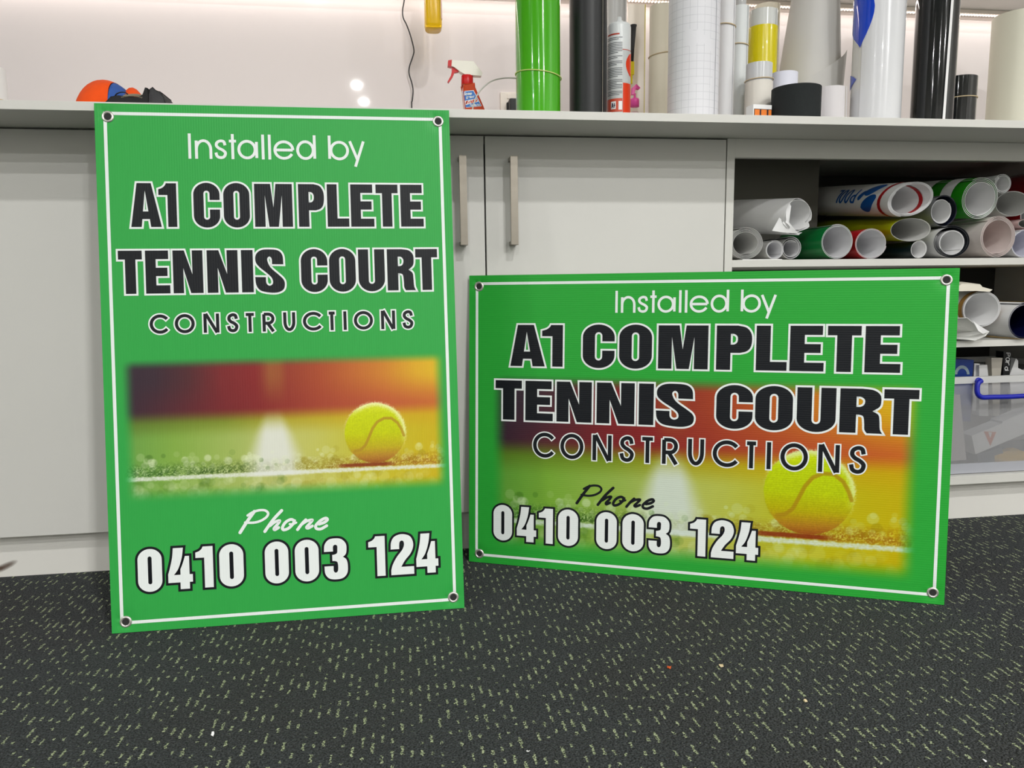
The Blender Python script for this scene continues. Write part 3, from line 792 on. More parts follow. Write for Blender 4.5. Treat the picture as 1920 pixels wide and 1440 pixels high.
def make_sign(label, loc, yaw, lean, w, h, axis, green, rows, pic, phone_col):
    root = thing('corrugated_sign', label, 'sign')
    root.matrix_world = Matrix.Translation(loc) @ Matrix.Rotation(yaw, 4, 'Z') @ Matrix.Rotation(-lean, 4, 'X')
    tag(root, group='printed corrugated plastic signs')
    G = coreflute('printed_green_' + axis, axis, w, h, green)
    WHT = coreflute('printed_white_' + axis, axis, w, h, (236, 242, 240))
    BLK = coreflute('printed_black_' + axis, axis, w, h, (22, 25, 30), 0.4)
    PIC = coreflute('printed_photo_' + axis, axis, w, h, attr=True)
    BARE = mat('bare_corrugated_plastic', (222, 232, 222), 0.5)
    TH = 0.005
    # front and back skins with the flute walls between them
    box('front_sheet', 0, w, 0.0, 0.0005, 0, h, G, root)
    box('back_sheet', 0, w, TH - 0.0005, TH, 0, h, BARE, root)
    parts = []
    n = int((w if axis == 'z' else h) / 0.0042)
    for i in range(n + 1):
        s = min(i * 0.0042, (w if axis == 'z' else h) - 0.0004)
        if axis == 'z': parts.append(boxvf(s, s + 0.0004, 0.0005, TH - 0.0005, 0.0005, h - 0.0005))
        else: parts.append(boxvf(0.0005, w - 0.0005, 0.0005, TH - 0.0005, s, s + 0.0004))
    V, F = join(parts)
    fl = mesh('flute_walls', V, F, mat('green_flute_edge', (70, 150, 82), 0.5), root); fl['kind'] = 'stuff'
    # white border line
    a, b = 14.2, 19.6
    W1, H1 = w * 1000, h * 1000
    bl = []
    for x0, x1, y0, y1 in ((a, W1 - a, H1 - b, H1 - a), (a, W1 - a, a, b), (a, b, b, H1 - b), (W1 - b, W1 - a, b, H1 - b)):
        bl.append(([Vector((x0, y0)), Vector((x1, y0)), Vector((x1, y1)), Vector((x0, y1))], [(0, 1, 2, 3)]))
    flat('border_line', bl, -0.00030, WHT, root)
    # printed photograph
    x0, x1, y0, y1, nx, nz = pic
    U, T = np.meshgrid(np.linspace(0, 1, nx), np.linspace(0, 1, nz))
    colr = lin_np(np.clip(picture(U, T, (x1 - x0) / (y1 - y0), green, 1.28 if w > h else 1.08), 0, 255)).reshape(-1, 3)
    V = np.stack([(x0 + U * (x1 - x0)) / 1000, np.full(U.shape, -0.00016), (y1 - T * (y1 - y0)) / 1000], -1).reshape(-1, 3)
    ii = np.arange(nx * nz).reshape(nz, nx)
    Fq = np.stack([ii[1:, :-1], ii[1:, 1:], ii[:-1, 1:], ii[:-1, :-1]], -1).reshape(-1, 4)
    me = bpy.data.meshes.new('photo_print')
    me.vertices.add(len(V)); me.vertices.foreach_set('co', V.ravel())
    me.loops.add(Fq.size); me.loops.foreach_set('vertex_index', Fq.ravel())
    me.polygons.add(len(Fq)); me.polygons.foreach_set('loop_start', np.arange(0, Fq.size, 4)); me.polygons.foreach_set('loop_total', np.full(len(Fq), 4))
    me.update(calc_edges=True)
    at = me.color_attributes.new('print', 'FLOAT_COLOR', 'POINT')
    at.data.foreach_set('color', np.concatenate([colr, np.ones((len(colr), 1))], 1).ravel())
    me.materials.append(PIC)
    po = bpy.data.objects.new('photo_print', me); C.objects.link(po); po.parent = root
    po['label'] = 'printed photo of a yellow tennis ball on a white court line'
    # lettering
    (ix, ib, ic, ixh), (ax0, ax1, ay0, ay1), (bx0, bx1, by0, by1), (cx0, cx1, cy0, cy1), (dx0, dx1, dy0, dy1), (px, py, ps) = rows
    lt = lambda wd, lab: light_text(root, wd, lambda ch: {'I': (ib, ic), 'n': (ib, ixh - 2.6), 's': (ib + 2.4, ixh - 2.6), 't': (ib, ic), 'a': (ib + 2.4, ixh - 2.6), 'l': (ib, ic), 'e': (ib + 2.4, ixh - 2.6), 'd': (ib + 2.4, ic), 'b': (ib + 2.4, ic), 'y': (ib - 11.0, ixh)}[ch],
                    lambda v: v + ix, 4.8, False, WHT, None, lab)
    for wd, tx in zip((INST[:9], INST[9:]), ('Installed', 'by')): lt(wd, 'white lettering reading ' + tx)
    for wd, tx in zip(words(ROW1), ('A1', 'COMPLETE')):
        heavy_text(root, wd, ay0, ay1, lambda v: ax0 + (v - 53.2) / (548.4 - 53.2) * (ax1 - ax0), 3.2 + 0.4 * (w > h), BLK, WHT, 'black white-edged lettering reading ' + tx)
    for wd, tx in zip(words(ROW2), ('TENNIS', 'COURT')):
        heavy_text(root, wd, by0, by1, lambda v: bx0 + (v - 30.0) / (570.4 - 30.0) * (bx1 - bx0), 3.2 + 0.4 * (w > h), BLK, WHT, 'black white-edged lettering reading ' + tx)
    cs = (cx1 - cx0) / (526.7 - 75.0)
    wo = 2.4
    light_text(root, CONS, lambda ch: (cy0 + wo + (2.65 * cs if ch in 'COSU' else 0), cy1 - wo - (2.65 * cs if ch in 'COSTR' else 0)), lambda v: cx0 + (v - 75.0) * cs, 5.3 * cs, False, BLK, WHT, 'black white-edged spaced lettering reading CONSTRUCTIONS', inset=wo, wo=wo)
    for wd, tx in zip(words(DIGS), ('0410', '003', '124')):
        heavy_text(root, wd, dy0, dy1, lambda v: dx0 + (v - 45.0) / (555.4 - 45.0) * (dx1 - dx0), 4.1, WHT, BLK, 'white black-edged figures reading ' + tx)
    ph = []
    for st, sw in PHONE:
        P = [(px + (x - 214) * ps, py + (y - 157) * ps) for x, y in st]
        Q = spline(P, 6, False)
        ph.append(ribbon(Q, sw * ps * 1.06))
        for c in (Q[0], Q[-1]):
            ring = arc(c[0], c[1], sw * ps * 0.53, sw * ps * 0.53, 0, 345, 15)
            ph.append(fill([ring]))
    o = flat('lettering', ph, -0.00052, WHT if phone_col == 'w' else BLK, root)
    o['label'] = ('white' if phone_col == 'w' else 'black') + ' brush script lettering reading Phone'
    # eyelets
    prof = [(0.0056, 0.0008), (0.0062, -0.0010), (0.0078, -0.0016), (0.0094, -0.0010), (0.0101, 0.0004)]
    DARK = mat('eyelet_hole', (40, 40, 40), 0.8)
    for ex, ez in ((21.3, h * 1000 - 22.5), (w * 1000 - 20.3, h * 1000 - 20.5), (w * 1000 - 19.5, 21.0), (23.0, 18.7)):
        V, F = lathe([(r, -z) for r, z in prof], (0, 0, 0), 28)
        V = [(ex / 1000 + vx, -vz - 0.0006, ez / 1000 + vy) for vx, vy, vz in V]
        g = mesh('eyelet', V, F, NICKEL, root, True)
        g['label'] = 'nickel eyelet ring'
        V, F = lathe([(0.0, 0.0), (0.0060, 0.0)], (0, 0, 0), 20)
        mesh('eyelet_hole', [(ex / 1000 + vx, -0.0006, ez / 1000 + vy) for vx, vy, vz in V], F, DARK, g)
    return root

make_sign('tall portrait green tennis court sign leaning on the benchtop edge', (0.30509, -0.2742, 0.0008), 0.00146, 0.1278, 0.6, 0.9, 'z', (52, 166, 74),
          [(0, 807.6, 851.0, 841.5), (53.2, 548.4, 690.3, 765.2), (30.0, 570.4, 576.5, 650.0), (75.0, 526.8, 505.3, 543.0), (45.0, 555.6, 68.0, 139.2), (214.5, 157.5, 1.0)], (27, 579, 217, 466, 560, 254), 'w')
make_sign('wide landscape green tennis court sign standing against the cupboard doors', (0.93340, -0.0442, 0.0008), -0.4161, 0.0640, 0.9, 0.6, 'x', (44, 166, 58),
          [(152.0, 523.2, 566.0, 556.0), (89.0, 812.3, 415.5, 499.0), (57.6, 845.0, 304.8, 385.7), (135.5, 764.8, 227.3, 283.4), (54.0, 580.3, 52.2, 125.0), (229.8, 138.5, 1.03)], (48, 853, 32, 400, 760, 348), 'k')
# ------------------------------------------------------------------ things on the benchtop
ZB = 0.8974
CAMM = Matrix.Rotation(-0.14182, 3, 'Z') @ Matrix.Rotation(-0.13261, 3, 'X') @ Matrix.Rotation(0.0123, 3, 'Y')
def at(u, v, y):
    """the point of the photograph at pixel (u, v) on the upright plane at depth y, in metres"""
    d = CAMM @ Vector(((u - 960) / 1411.96, 1.0, (720 - v) / 1411.96))
    k = (y + 1.57219) / d.y
    return Vector((0.81178, -1.57219, 0.58222)) + d * k

def vinyl(name, col, rough=0.12, coat=0.6):
    return mat(name, col, rough, coat=coat)
VGREEN = vinyl('lime_green_vinyl', (70, 172, 10))
VBLACKM = mat('matte_black_vinyl', (24, 26, 28), 0.42)
VBLACK = vinyl('gloss_black_vinyl', (12, 15, 17), 0.08)
VWHITE = vinyl('gloss_white_vinyl', (222, 223, 226), 0.2, 0.3)
VYELL = vinyl('yellow_vinyl', (218, 202, 0), 0.25, 0.15)
VBLUE = vinyl('blue_vinyl', (0, 66, 205), 0.1)
CREAM = mat('cream_paper', (236, 228, 208), 0.55, var=0.02, vscale=10)
CLEAR = mat('clear_film', (214, 216, 216), 0.1, alpha=0.55)
TRACING = mat('tracing_paper', (208, 206, 202), 0.6, var=0.04, vscale=7)

def grid_paper():
    m, N, L, b = new_mat('grid_backing_paper')
    uv = N.new('ShaderNodeUVMap'); uv.uv_map = 'UVMap'
    sx = N.new('ShaderNodeSeparateXYZ'); L.new(uv.outputs[0], sx.inputs[0])
    def lines(c, step, off):
        f = math_node(N, L, 'FRACT', math_node(N, L, 'DIVIDE', math_node(N, L, 'ADD', c, off), step))
        return math_node(N, L, 'LESS_THAN', f, 0.055)
    a = math_node(N, L, 'MAXIMUM', lines(sx.outputs[0], 0.0150, 3.0), lines(sx.outputs[1], 0.0150, 3.004))
    n = N.new('ShaderNodeTexNoise'); n.inputs['Scale'].default_value = 14; L.new(uv.outputs[0], n.inputs['Vector'])
    k = math_node(N, L, 'MULTIPLY', a, math_node(N, L, 'MULTIPLY', math_node(N, L, 'GREATER_THAN', n.outputs['Fac'], 0.40), 0.45))
    mx = N.new('ShaderNodeMix'); mx.data_type = 'RGBA'
    mx.inputs[6].default_value = (*lin((226, 226, 231)), 1); mx.inputs[7].default_value = (*lin((168, 170, 178)), 1)
    L.new(k, mx.inputs[0]); L.new(mx.outputs[2], b.inputs['Base Color'])
    b.inputs['Roughness'].default_value = 0.5
    return m
GRID = grid_paper()
UP = (0, 0, 1)
GR = 'upright rolls on the benchtop'

def upright(label, x, y, r, ztop, mats, seam=2.2, turns=2.6, **kw):
    # seam measured with 0 = +x-ish; base stands on the benchtop
    return roll('vinyl_roll', label, 'roll', (x, y, ZB), UP, r, ztop - ZB, turns=turns, mats=mats, seam=seam, group=GR, **kw)

# far left edge of the photo
o = upright('white roll at the far left edge of the benchtop', -0.030, 0.20, 0.036, 1.038, [PAPERW, PAPER])
band_on(o, -0.030, 0.20, 0.036, 0.972)

# the green roll: the sheet edge runs down its front, right of the middle
o = upright('glossy lime green vinyl roll with a rubber band near its foot', 1.107, 0.05, 0.0473, 1.160, [VGREEN, PAPER], seam=math.radians(-79), turns=3.4)
band_on(o, 1.107, 0.05, 0.0473, 1.0105, -0.0055, mat('green_tinted_band', (196, 214, 120), 0.5))
o = upright('matte black vinyl roll between the lime green roll and the sealant cartridge', 1.221, 0.08, 0.0406, 1.176, [VBLACKM, CREAM], turns=4)
o = upright('tall pale grey roll behind the sealant cartridge', 1.363, 0.36, 0.0265, 1.340, [mat('pale_grey_film', (206, 206, 205), 0.3), PAPER])
o = upright('cream paper roll with a rubber band behind the big grid paper roll', 1.473, 0.33, 0.0325, 1.258, [CREAM, CREAM], seam=math.radians(-150))
band_on(o, 1.473, 0.33, 0.0325, 1.143, 0.004)
o = upright('thick white roll of grid backing paper, widest upright roll left of the yellow one', 1.434, 0.02, 0.0534, 1.490, [GRID, PAPER], turns=3.5)
o = upright('slim white roll with a high rubber band right of the grid paper roll', 1.549, 0.12, 0.0196, 1.460, [PAPER, PAPER])
band_on(o, 1.549, 0.12, 0.0196, 1.148, -0.003)
o = upright('slim white roll with a lower rubber band beside the yellow roll', 1.600, 0.16, 0.0192, 1.205, [mat('cool_white_paper', (222, 226, 226), 0.5), PAPER])
band_on(o, 1.600, 0.16, 0.0192, 1.120, -0.002)
V, F = lathe([(0.0122, -0.02), (0.0122, 0.16), (0.0115, 0.16), (0.0115, -0.02)], (0, 0, 0.0), 24)
cz = mesh('clear_tube', [(1.600 + a, 0.16 + b, 1.205 + c) for a, b, c in V], F, CLEAR, o, True)
cz['label'] = 'clear film tube poking out of the roll'
o = upright('yellow vinyl roll with a clear top edge', 1.675, 0.20, 0.0330, 1.211, [mat('pale_clear_edge', (214, 216, 212), 0.15), PAPER])
V, F = lathe([(0.0337, 0.0), (0.0339, 0.001), (0.0339, 0.275), (0.0337, 0.276)], (1.675, 0.20, ZB), 48)
k = mesh('yellow_wrap', V, F, VYELL, o, True); k['label'] = 'yellow vinyl face'
o = upright('short grey film roll with a rubber band in front of the yellow roll', 1.611, 0.08, 0.0290, 1.057, [mat('grey_film', (204, 206, 208), 0.18), PAPERW], seam=math.radians(-95))
V, F = lathe([(0.0296, 0.0), (0.0298, 0.001), (0.0298, 0.120), (0.0296, 0.121)], (1.611, 0.08, ZB), 44)
mesh('paper_wrap', V, F, mat('off_white_wrap', (222, 217, 208), 0.6, var=0.05, vscale=25), o, True)
band_on(o, 1.611, 0.08, 0.0298, 1.0225, 0.001, rad=0.0011)
o = upright('small white paper roll between the grey film roll and the black foam roll', 1.681, 0.10, 0.0301, 1.0445, [mat('bluish_white_paper', (222, 223, 236), 0.55), PAPER], seam=math.radians(-60))
o = upright('short matte black roll at the benchtop edge', 1.655, -0.005, 0.0515, 0.9855, [mat('black_foam', (26, 31, 32), 0.85, bump=0.4, bscale=500), PAPERW], seam=math.radians(190), turns=3)
o = upright('cream roll standing behind the loose tracing paper roll', 1.795, 0.425, 0.0330, 1.305, [CREAM, CREAM])
# loose tracing paper, wound on a slant
def lean_dent(a, t):
    return 0.05 * math.sin(2 * a + 0.6) * (1 - t) + 0.04 * math.sin(a + 2.0) * t
o = roll('tracing_paper_roll', 'loosely wound off-white tracing paper cone with a slanting lower edge', 'roll', (1.838, 0.262, ZB), UP, 0.055, 0.44, turns=2.2, gap=0.003, th=0.0006, mats=[mat('pale_inner_paper', (234, 229, 226), 0.55), CREAM], seam=math.radians(-150), group=GR)
def slant(a, end):
    if end: return 0.0
    g_ = (math.degrees(a) + 30) % 360
    k_ = g_ / 180.0 if g_ < 180 else (360 - g_) / 180.0
    return 0.16 * k_ ** 1.1
def lean_dent(a, t): return 0.03 * math.sin(2 * a + 0.6) * (1 - t)
k = roll('outer_sheet', None, None, (1.826, 0.258, ZB + 0.085), (0.055, 0.02, 1), 0.087, 0.36, turns=1.04, gap=0.006, th=0.0006, mats=[TRACING, CREAM], seam=math.radians(-160), taper=0.60, aseg=12, dent=lean_dent, ragged=slant)
k.parent = o; k['label'] = 'slanting outer sheet of tracing paper'
o = upright('low pale roll in front of the tracing paper cone', 1.803, 0.115, 0.0385, 1.018, [mat('pale_lilac_paper', (218, 214, 216), 0.5), CREAM], taper=0.93)
# white roll with blue print
X0, Y0, R0 = 1.907, 0.10, 0.0551
o = upright('tall glossy white vinyl roll with blue leaf-shaped print', X0, Y0, R0, 1.500, [VWHITE, PAPER], seam=math.radians(20))
va = math.radians(-33)
D = math.radians
lens = [(1.102, -43, -42), (1.109, -48, -38), (1.116, -55, -34), (1.128, -70, -27), (1.142, -84, -20.5), (1.157, -92, -15), (1.170, -92, -12), (1.184, -92, -11), (1.198, -92, -13.5), (1.210, -92, -19), (1.228, -80, -26), (1.244, -66, -33), (1.265, -44, -42)]
k = cyl_patch('blue_print', o, X0, Y0, R0 + 0.0004, [(z, va + D(a_), va + D(b_)) for z, a_, b_ in lens], VBLUE); k['label'] = 'large blue leaf print'
cyl_patch('blue_print', o, X0, Y0, R0 + 0.0004, [(z, va + D(a_), va + D(b_)) for z, a_, b_ in ((1.015, -92, -88), (1.025, -92, -68), (1.035, -92, -50), (1.043, -92, -62), (1.051, -92, -84))], VBLUE)
# glossy black roll with the white edge of its backing sheet showing
o = upright('tall glossy black vinyl roll with a white sheet edge running down it', 2.052, 0.10, 0.0465, 1.500, [VBLACK, PAPER], seam=math.radians(-85), turns=3.6, gap=0.003)
va2 = -math.atan2(2.052 - 0.812, 1.672)
rows = [(ZB + 0.001 + 0.6 * i / 8, va2 + math.radians(27 + 1.2 * i), va2 + math.radians(34.5 + 1.2 * i)) for i in range(9)]
k = cyl_patch('sheet_edge', o, 2.052, 0.10, 0.0470, rows, PAPERW); k['label'] = 'white edge of the backing sheet'
o = upright('short glossy black roll with a rubber band, right of the tall black roll', 2.152, 0.145, 0.0400, 1.057, [VBLACK, PAPER], seam=math.radians(-30), turns=3)
band_on(o, 2.152, 0.145, 0.0400, 1.0085, 0.001)
o = upright('wide cream paper roll at the right end of the benchtop', 2.444, 0.30, 0.0691, 1.262, [mat('cream_green_paper', (226, 224, 206), 0.5), CREAM], turns=3)

# cream acrylic sheet leaning upright by the wall
P0, P1 = at(1176, 210, 0.50), at(1211, 8, 0.50)
t = thing('acrylic_sheet', 'narrow cream acrylic sheet with a yellow edge standing against the wall', 'sheet', (0, 0, 0))
box('face', P0.x, P1.x - 0.003, 0.500, 0.506, ZB, P1.z, mat('cream_acrylic', (240, 230, 216), 0.15, coat=0.3), t, 0.0005)
box('edge', P1.x - 0.003, P1.x, 0.500, 0.506, ZB, P1.z, mat('yellow_acrylic_edge', (214, 200, 110), 0.2), t)

# sealant cartridge
CX, CY, CR = 1.295, 0.10, 0.0256
ct = thing('sealant_cartridge', 'white sealant cartridge with red and black print beside the matte black roll', 'cartridge', (CX, CY, ZB))
WP = mat('white_cartridge_plastic', (224, 228, 228), 0.3)
V, F = lathe([(0.0, 0.0), (CR, 0.0), (CR, 0.232), (CR - 0.0012, 0.237), (CR - 0.004, 0.2395), (0.009, 0.2405), (0.009, 0.2455), (0.006, 0.2475), (0.005, 0.254), (0.0, 0.2548)], (0, 0, 0), 40)
mesh('barrel', V, F, WP, ct, True)
RED = mat('sealant_red', (226, 60, 16), 0.35); INK = mat('print_ink', (70, 74, 78), 0.5); DRED = mat('sealant_dark_red', (190, 66, 48), 0.4)
vc = -math.atan2(CX - 0.812, CY + 1.572)
def cp(name, rows, m, rr=0.0003, par=None):
    return cyl_patch(name, par or ct, 0, 0, CR + rr, [(z, vc + a, vc + b) for z, a, b in rows], m, 8)
def A(s): return math.asin(max(-1, min(1, s)))
k = cp('red_label', [(0.002, A(0.36), A(0.999)), (0.112, A(0.36), A(0.999))], RED); k['label'] = 'orange red label panel'
cp('grey_label', [(0.113, A(0.36), A(0.999)), (0.180, A(0.36), A(0.999))], mat('label_grey', (200, 204, 204), 0.4))
cp('label_line', [(0.180, A(0.30), A(0.999)), (0.1816, A(0.30), A(0.999))], DRED)
k = cp('red_disc', [(0.1235 + 0.055 * i / 10, A(0.999 - 0.42 * math.sin(PI * i / 10)), A(0.999)) for i in range(11)], RED, 0.0006)
k['label'] = 'red roundel'
cp('badge_band', [(0.052, A(-0.95), A(0.33)), (0.080, A(-0.95), A(0.33))], mat('badge_red', (205, 84, 60), 0.4))
cp('badge_white', [(0.058, A(-0.62), A(-0.22)), (0.074, A(-0.62), A(-0.22))], PAPERW, 0.0005)
cp('badge_white', [(0.056, A(0.00), A(0.30)), (0.074, A(0.00), A(0.30))], PAPERW, 0.0005)
rng = random.Random(5)
lines = []
z = 0.213
lay = [(0, 2), (1, 7), (1, 2), (1, 3), (1, 6), (1, 3), (0, 3), (1, 3)]
zz = 0.2085
for gap_, nn in lay:
    zz -= 0.0038 * gap_
    for i in range(nn):
        zz -= 0.0034
        if zz < 0.084: break
        lines.append((zz, -0.93, (0.30 if i < nn - 1 else 0.30 - 0.5 * rng.random())))
V, F = [], []
for z, a, b in lines:
    k0 = len(V)
    for q in (z, z + 0.0011):
        for j in range(9):
            g = vc + A(a) + (A(b) - A(a)) * j / 8
            V.append(((CR + 0.0003) * math.sin(g), -(CR + 0.0003) * math.cos(g), q))
    F += [(k0 + j, k0 + j + 1, k0 + 10 + j, k0 + 9 + j) for j in range(8)]
k = mesh('small_print', V, F, INK, ct, True); k['kind'] = 'stuff'
cp('heading', [(0.2115, A(-0.93), A(0.05)), (0.2145, A(-0.93), A(0.05))], DRED)
# barcode and A+ mark
V, F = [], []
for j in range(9):
    s0 = -0.22 + j * 0.055
    for q in range(2):
        pass
    k0 = len(V)
    for z in (0.012 + 0.0, 0.046):
        for s in (s0, s0 + 0.026):
            g = vc + A(s); V.append(((CR + 0.0003) * math.sin(g), -(CR + 0.0003) * math.cos(g), z))
    F.append((k0, k0 + 1, k0 + 3, k0 + 2))
k = mesh('barcode', V, F, INK, ct); k['kind'] = 'stuff'
def cmap(x, y):
    g = vc + A(x); return ((CR + 0.0008) * math.sin(g), -(CR + 0.0008) * math.cos(g), y)
pr = []
for ch, a, b in (('A', -0.56, -0.42), ('+', -0.40, -0.27)):
    for st in strokes(ch):
        Pp = [((a + px * (b - a)) * 1000, (0.0605 + py * 0.0105) * 1000 / 1.0) for px, py in st]
        v, f = ribbon([(p[0] * CR, p[1]) for p in Pp], 1.5)
        pr.append(([Vector((q.x / CR / 1000, q.y / 1000)) for q in v], f))
k = flat('badge_lettering', pr, 0, mat('badge_ink', (30, 32, 60), 0.5), ct, cmap); k['label'] = 'A+ rating mark'

# craft tool with a black grip and yellow tip hooked on the acrylic sheet
t = thing('craft_tool', 'black and yellow hand tool hanging point-down on the cream acrylic sheet', 'tool')
pa, pb, pc, pd = at(1188.5, 46, 0.485), at(1185.5, 116, 0.485), at(1185.5, 140, 0.485), at(1184.3, 157, 0.485)
V, F = lathe([(0.0, 0.0), (0.0090, 0.0), (0.0092, -0.003), (0.0078, -0.006), (0.0070, -0.028), (0.0052, -0.06), (0.0045, -(pa.z - pb.z)), (0, -(pa.z - pb.z))], (0, 0, 0), 20)
sl = (pb.x - pa.x) / (pb.z - pa.z)
mesh('grip', [(pa.x + a + c * sl, 0.4885 + b, pa.z + c) for a, b, c in V], F, BLACKP, t, True)
YP = mat('yellow_plastic', (226, 206, 16), 0.35)
V, F = join([boxvf(pb.x - 0.0050, pb.x + 0.0054, 0.4835, 0.4935, pc.z, pb.z + 0.001, 0.001), boxvf(pb.x - 0.0050, pb.x + 0.0012, 0.4845, 0.4925, pd.z, pc.z, 0.001)])
mesh('tip', V, F, YP, t)

# little pink pump bottle behind the cartridge
p = at(1190, 200, 0.40)
t = thing('pump_bottle', 'small bottle with a pink pump cap behind the sealant cartridge', 'bottle', (p.x, 0.40, ZB))
PINK = mat('hot_pink_plastic', (246, 92, 178), 0.35)
V, F = lathe([(0, 0), (0.022, 0.0), (0.0235, 0.004), (0.0235, 0.100), (0.015, 0.118), (0.009, 0.124), (0, 0.124)], (0, 0, 0), 28)
mesh('bottle', V, F, mat('pale_pink_plastic', (246, 220, 222), 0.25, trans=0.3), t, True)
zc = at(1190, 187, 0.40).z - ZB - 0.018
V, F = lathe([(0, zc), (0.0115, zc), (0.0118, zc + 0.018), (0.010, zc + 0.021), (0, zc + 0.021)], (0, 0, 0), 24)
mesh('cap', V, F, PINK, t, True)
V, F = lathe([(0.003, zc + 0.02), (0.003, zc + 0.034)], (0, 0, 0), 12)
mesh('stem', V, F, PINK, t, True)
V, F = prism([(-0.009, zc + 0.030), (-0.003, zc + 0.030), (0.001, zc + 0.045), (0.010, zc + 0.043), (0.013, zc + 0.047), (0.002, zc + 0.056), (-0.008, zc + 0.047)], -0.006, 0.006)
mesh('pump_head', V, F, PINK, t)

# carton with orange print, half hidden by the short black roll
p = at(1421, 214, 0.045); p2 = at(1450, 196, 0.045)
t = thing('small_carton', 'small white carton with orange print beside the short black roll', 'box')
t.matrix_world = Matrix.Translation((1.5725, 0.005, ZB)) @ Matrix.Rotation(math.radians(6), 4, 'Z')
box('carton', -0.018, 0.026, -0.014, 0.014, 0, 0.0535, PAPERW, t, 0.0006)
ORG = mat('orange_print', (236, 126, 34), 0.45); DPUR = mat('dark_print', (48, 20, 30), 0.5)
box('print_border', -0.016, 0.026, -0.0143, -0.0139, 0.010, 0.0445, DPUR, t)
box('orange_panel', -0.0145, -0.003, -0.0146, -0.0142, 0.011, 0.0432, ORG, t)
box('orange_panel', 0.001, 0.014, -0.0146, -0.0142, 0.011, 0.0432, ORG, t)
box('orange_panel', 0.018, 0.025, -0.0146, -0.0142, 0.011, 0.0432, ORG, t)

# red and white trigger spray bottle
def sp(u, v): q = at(u, v, 0.25); return (q.x, q.z)
t = thing('spray_bottle', 'glass cleaner spray bottle with red collar, white trigger head and blue label', 'bottle', (0, 0, 0))
RP = mat('red_plastic', (206, 22, 26), 0.35); WHP = mat('cream_white_plastic', (244, 240, 228), 0.35)
LIQ = mat('red_liquid', (214, 76, 38), 0.15, trans=0.2)
bx, bz = sp(876, 200)
prof = [(0.0, ZB), (0.040, ZB), (0.0415, ZB + 0.004), (0.036, ZB + 0.05), (sp(905, 206)[0] - bx - 0.004, sp(0, 206)[1]), (0.0165, sp(0, 170)[1]), (0.0125, sp(0, 164)[1]), (0.0125, sp(0, 160)[1])]
prof = [(0.0, 0.0), (0.038, 0.0), (0.040, 0.004), (0.035, 0.045), (0.0268, 0.0865), (0.0165, 0.130), (0.0125, 0.137), (0.0125, 0.142)]
bcx = sp(882, 200)[0]
Zt = sp(876, 143)[1]; Zk = sp(876, 162)[1]
V, F = prism([sp(867.5, 162), sp(887, 162), sp(889.5, 168), sp(905.5, 205), sp(912, 225), (sp(914, 260)[0], ZB), (sp(866, 260)[0], ZB), sp(868, 225), sp(870.5, 205), sp(866.5, 168)], 0.2330, 0.2670)
o = mesh('bottle', V, F, LIQ, t); md = o.modifiers.new('bevel', 'BEVEL'); md.width = 0.004; md.segments = 3; md.limit_method = 'ANGLE'; md.angle_limit = math.radians(50)
ccx = sp(876, 150)[0]
V, F = lathe([(0.0135, Zk - 0.001), (0.0142, Zk), (0.0136, Zt), (0.0120, Zt + 0.0015), (0.0, Zt + 0.0015)], (ccx, 0.25, 0), 32)
mesh('collar', V, F, RP, t, True)
hd = [sp(*q) for q in ((847, 115), (887, 117), (904, 139), (902, 144), (872, 142), (862, 136), (850, 127), (846, 126))]
V, F = prism(hd, 0.240, 0.260)
o = mesh('trigger_head', V, F, WHP, t)
md = o.modifiers.new('bevel', 'BEVEL'); md.width = 0.0018; md.segments = 2
nz = [sp(*q) for q in ((840, 115), (847, 114), (846.5, 127), (839.5, 125))]
V, F = prism(nz, 0.2415, 0.2585); mesh('nozzle', V, F, RP, t)
tr = [sp(*q) for q in ((847, 127), (853, 129), (861, 133), (859, 136), (852, 137), (848, 146), (841, 156), (839, 154), (845, 143), (847, 135))]
V, F = prism(tr, 0.245, 0.255); mesh('trigger', V, F, RP, t)
# label wrapped on the front of the bottle
def lab(u, v, dy=0.0):
    q = at(u, v, 0.2327 - dy); return tuple(q)
def quadpatch(name, pts, m, dy, par):
    return mesh(name, [lab(a, b, dy) for a, b in pts], [(0, 1, 2, 3)], m, par)
BL = mat('label_blue', (34, 112, 196), 0.35); LW = mat('label_white', (236, 240, 242), 0.35); LR = mat('label_red', (222, 76, 40), 0.35)
lb = quadpatch('label', [(866.5, 171), (888.0, 169.0), (903.5, 199.0), (872.5, 202.0)], LW, 0.0, t)
lb['label'] = 'blue label with white and red lettering'
quadpatch('label_panel', [(867.5, 172), (887.4, 170.2), (902.0, 198.2), (873.0, 201.0)], BL, 0.0004, lb)
def labtext(txt, u0, v0, wch, h, slant, m, w):
    pr = []
    for i, ch in enumerate(txt):
        for st in strokes(ch):
            hh = h if (ch.isupper() or ch in 'ldtbf') else h * 0.72
            if ch in 'f': hh = h * 0.72
            pts = [(u0 + i * wch + px * wch * 0.74 + py * hh * 0.25, v0 - slant * (i * wch + px * wch) - py * hh) for px, py in st]
            pr.append(ribbon(pts, w))
    return flat('label_lettering', pr, 0, m, lb, lambda a, b: lab(a, b, 0.0008))
labtext('Same', 868.8, 178.4, 4.0, 4.8, 0.05, LW, 1.2)['label'] = 'white lettering reading Same'
labtext('great', 874.5, 184.0, 3.0, 4.4, 0.05, LW, 1.0)['label'] = 'white lettering reading great'
quadpatch('label_flash', [(871.5, 189.0), (893.5, 184.5), (897.0, 190.5), (873.0, 197.0)], LW, 0.0006, lb)
labtext('Windex', 873.0, 195.4, 3.7, 6.2, 0.22, LR, 1.3)['label'] = 'red lettering reading Windex'
labtext('formula', 880.5, 198.8, 2.7, 3.6, 0.05, LW, 0.9)['label'] = 'white lettering reading formula'

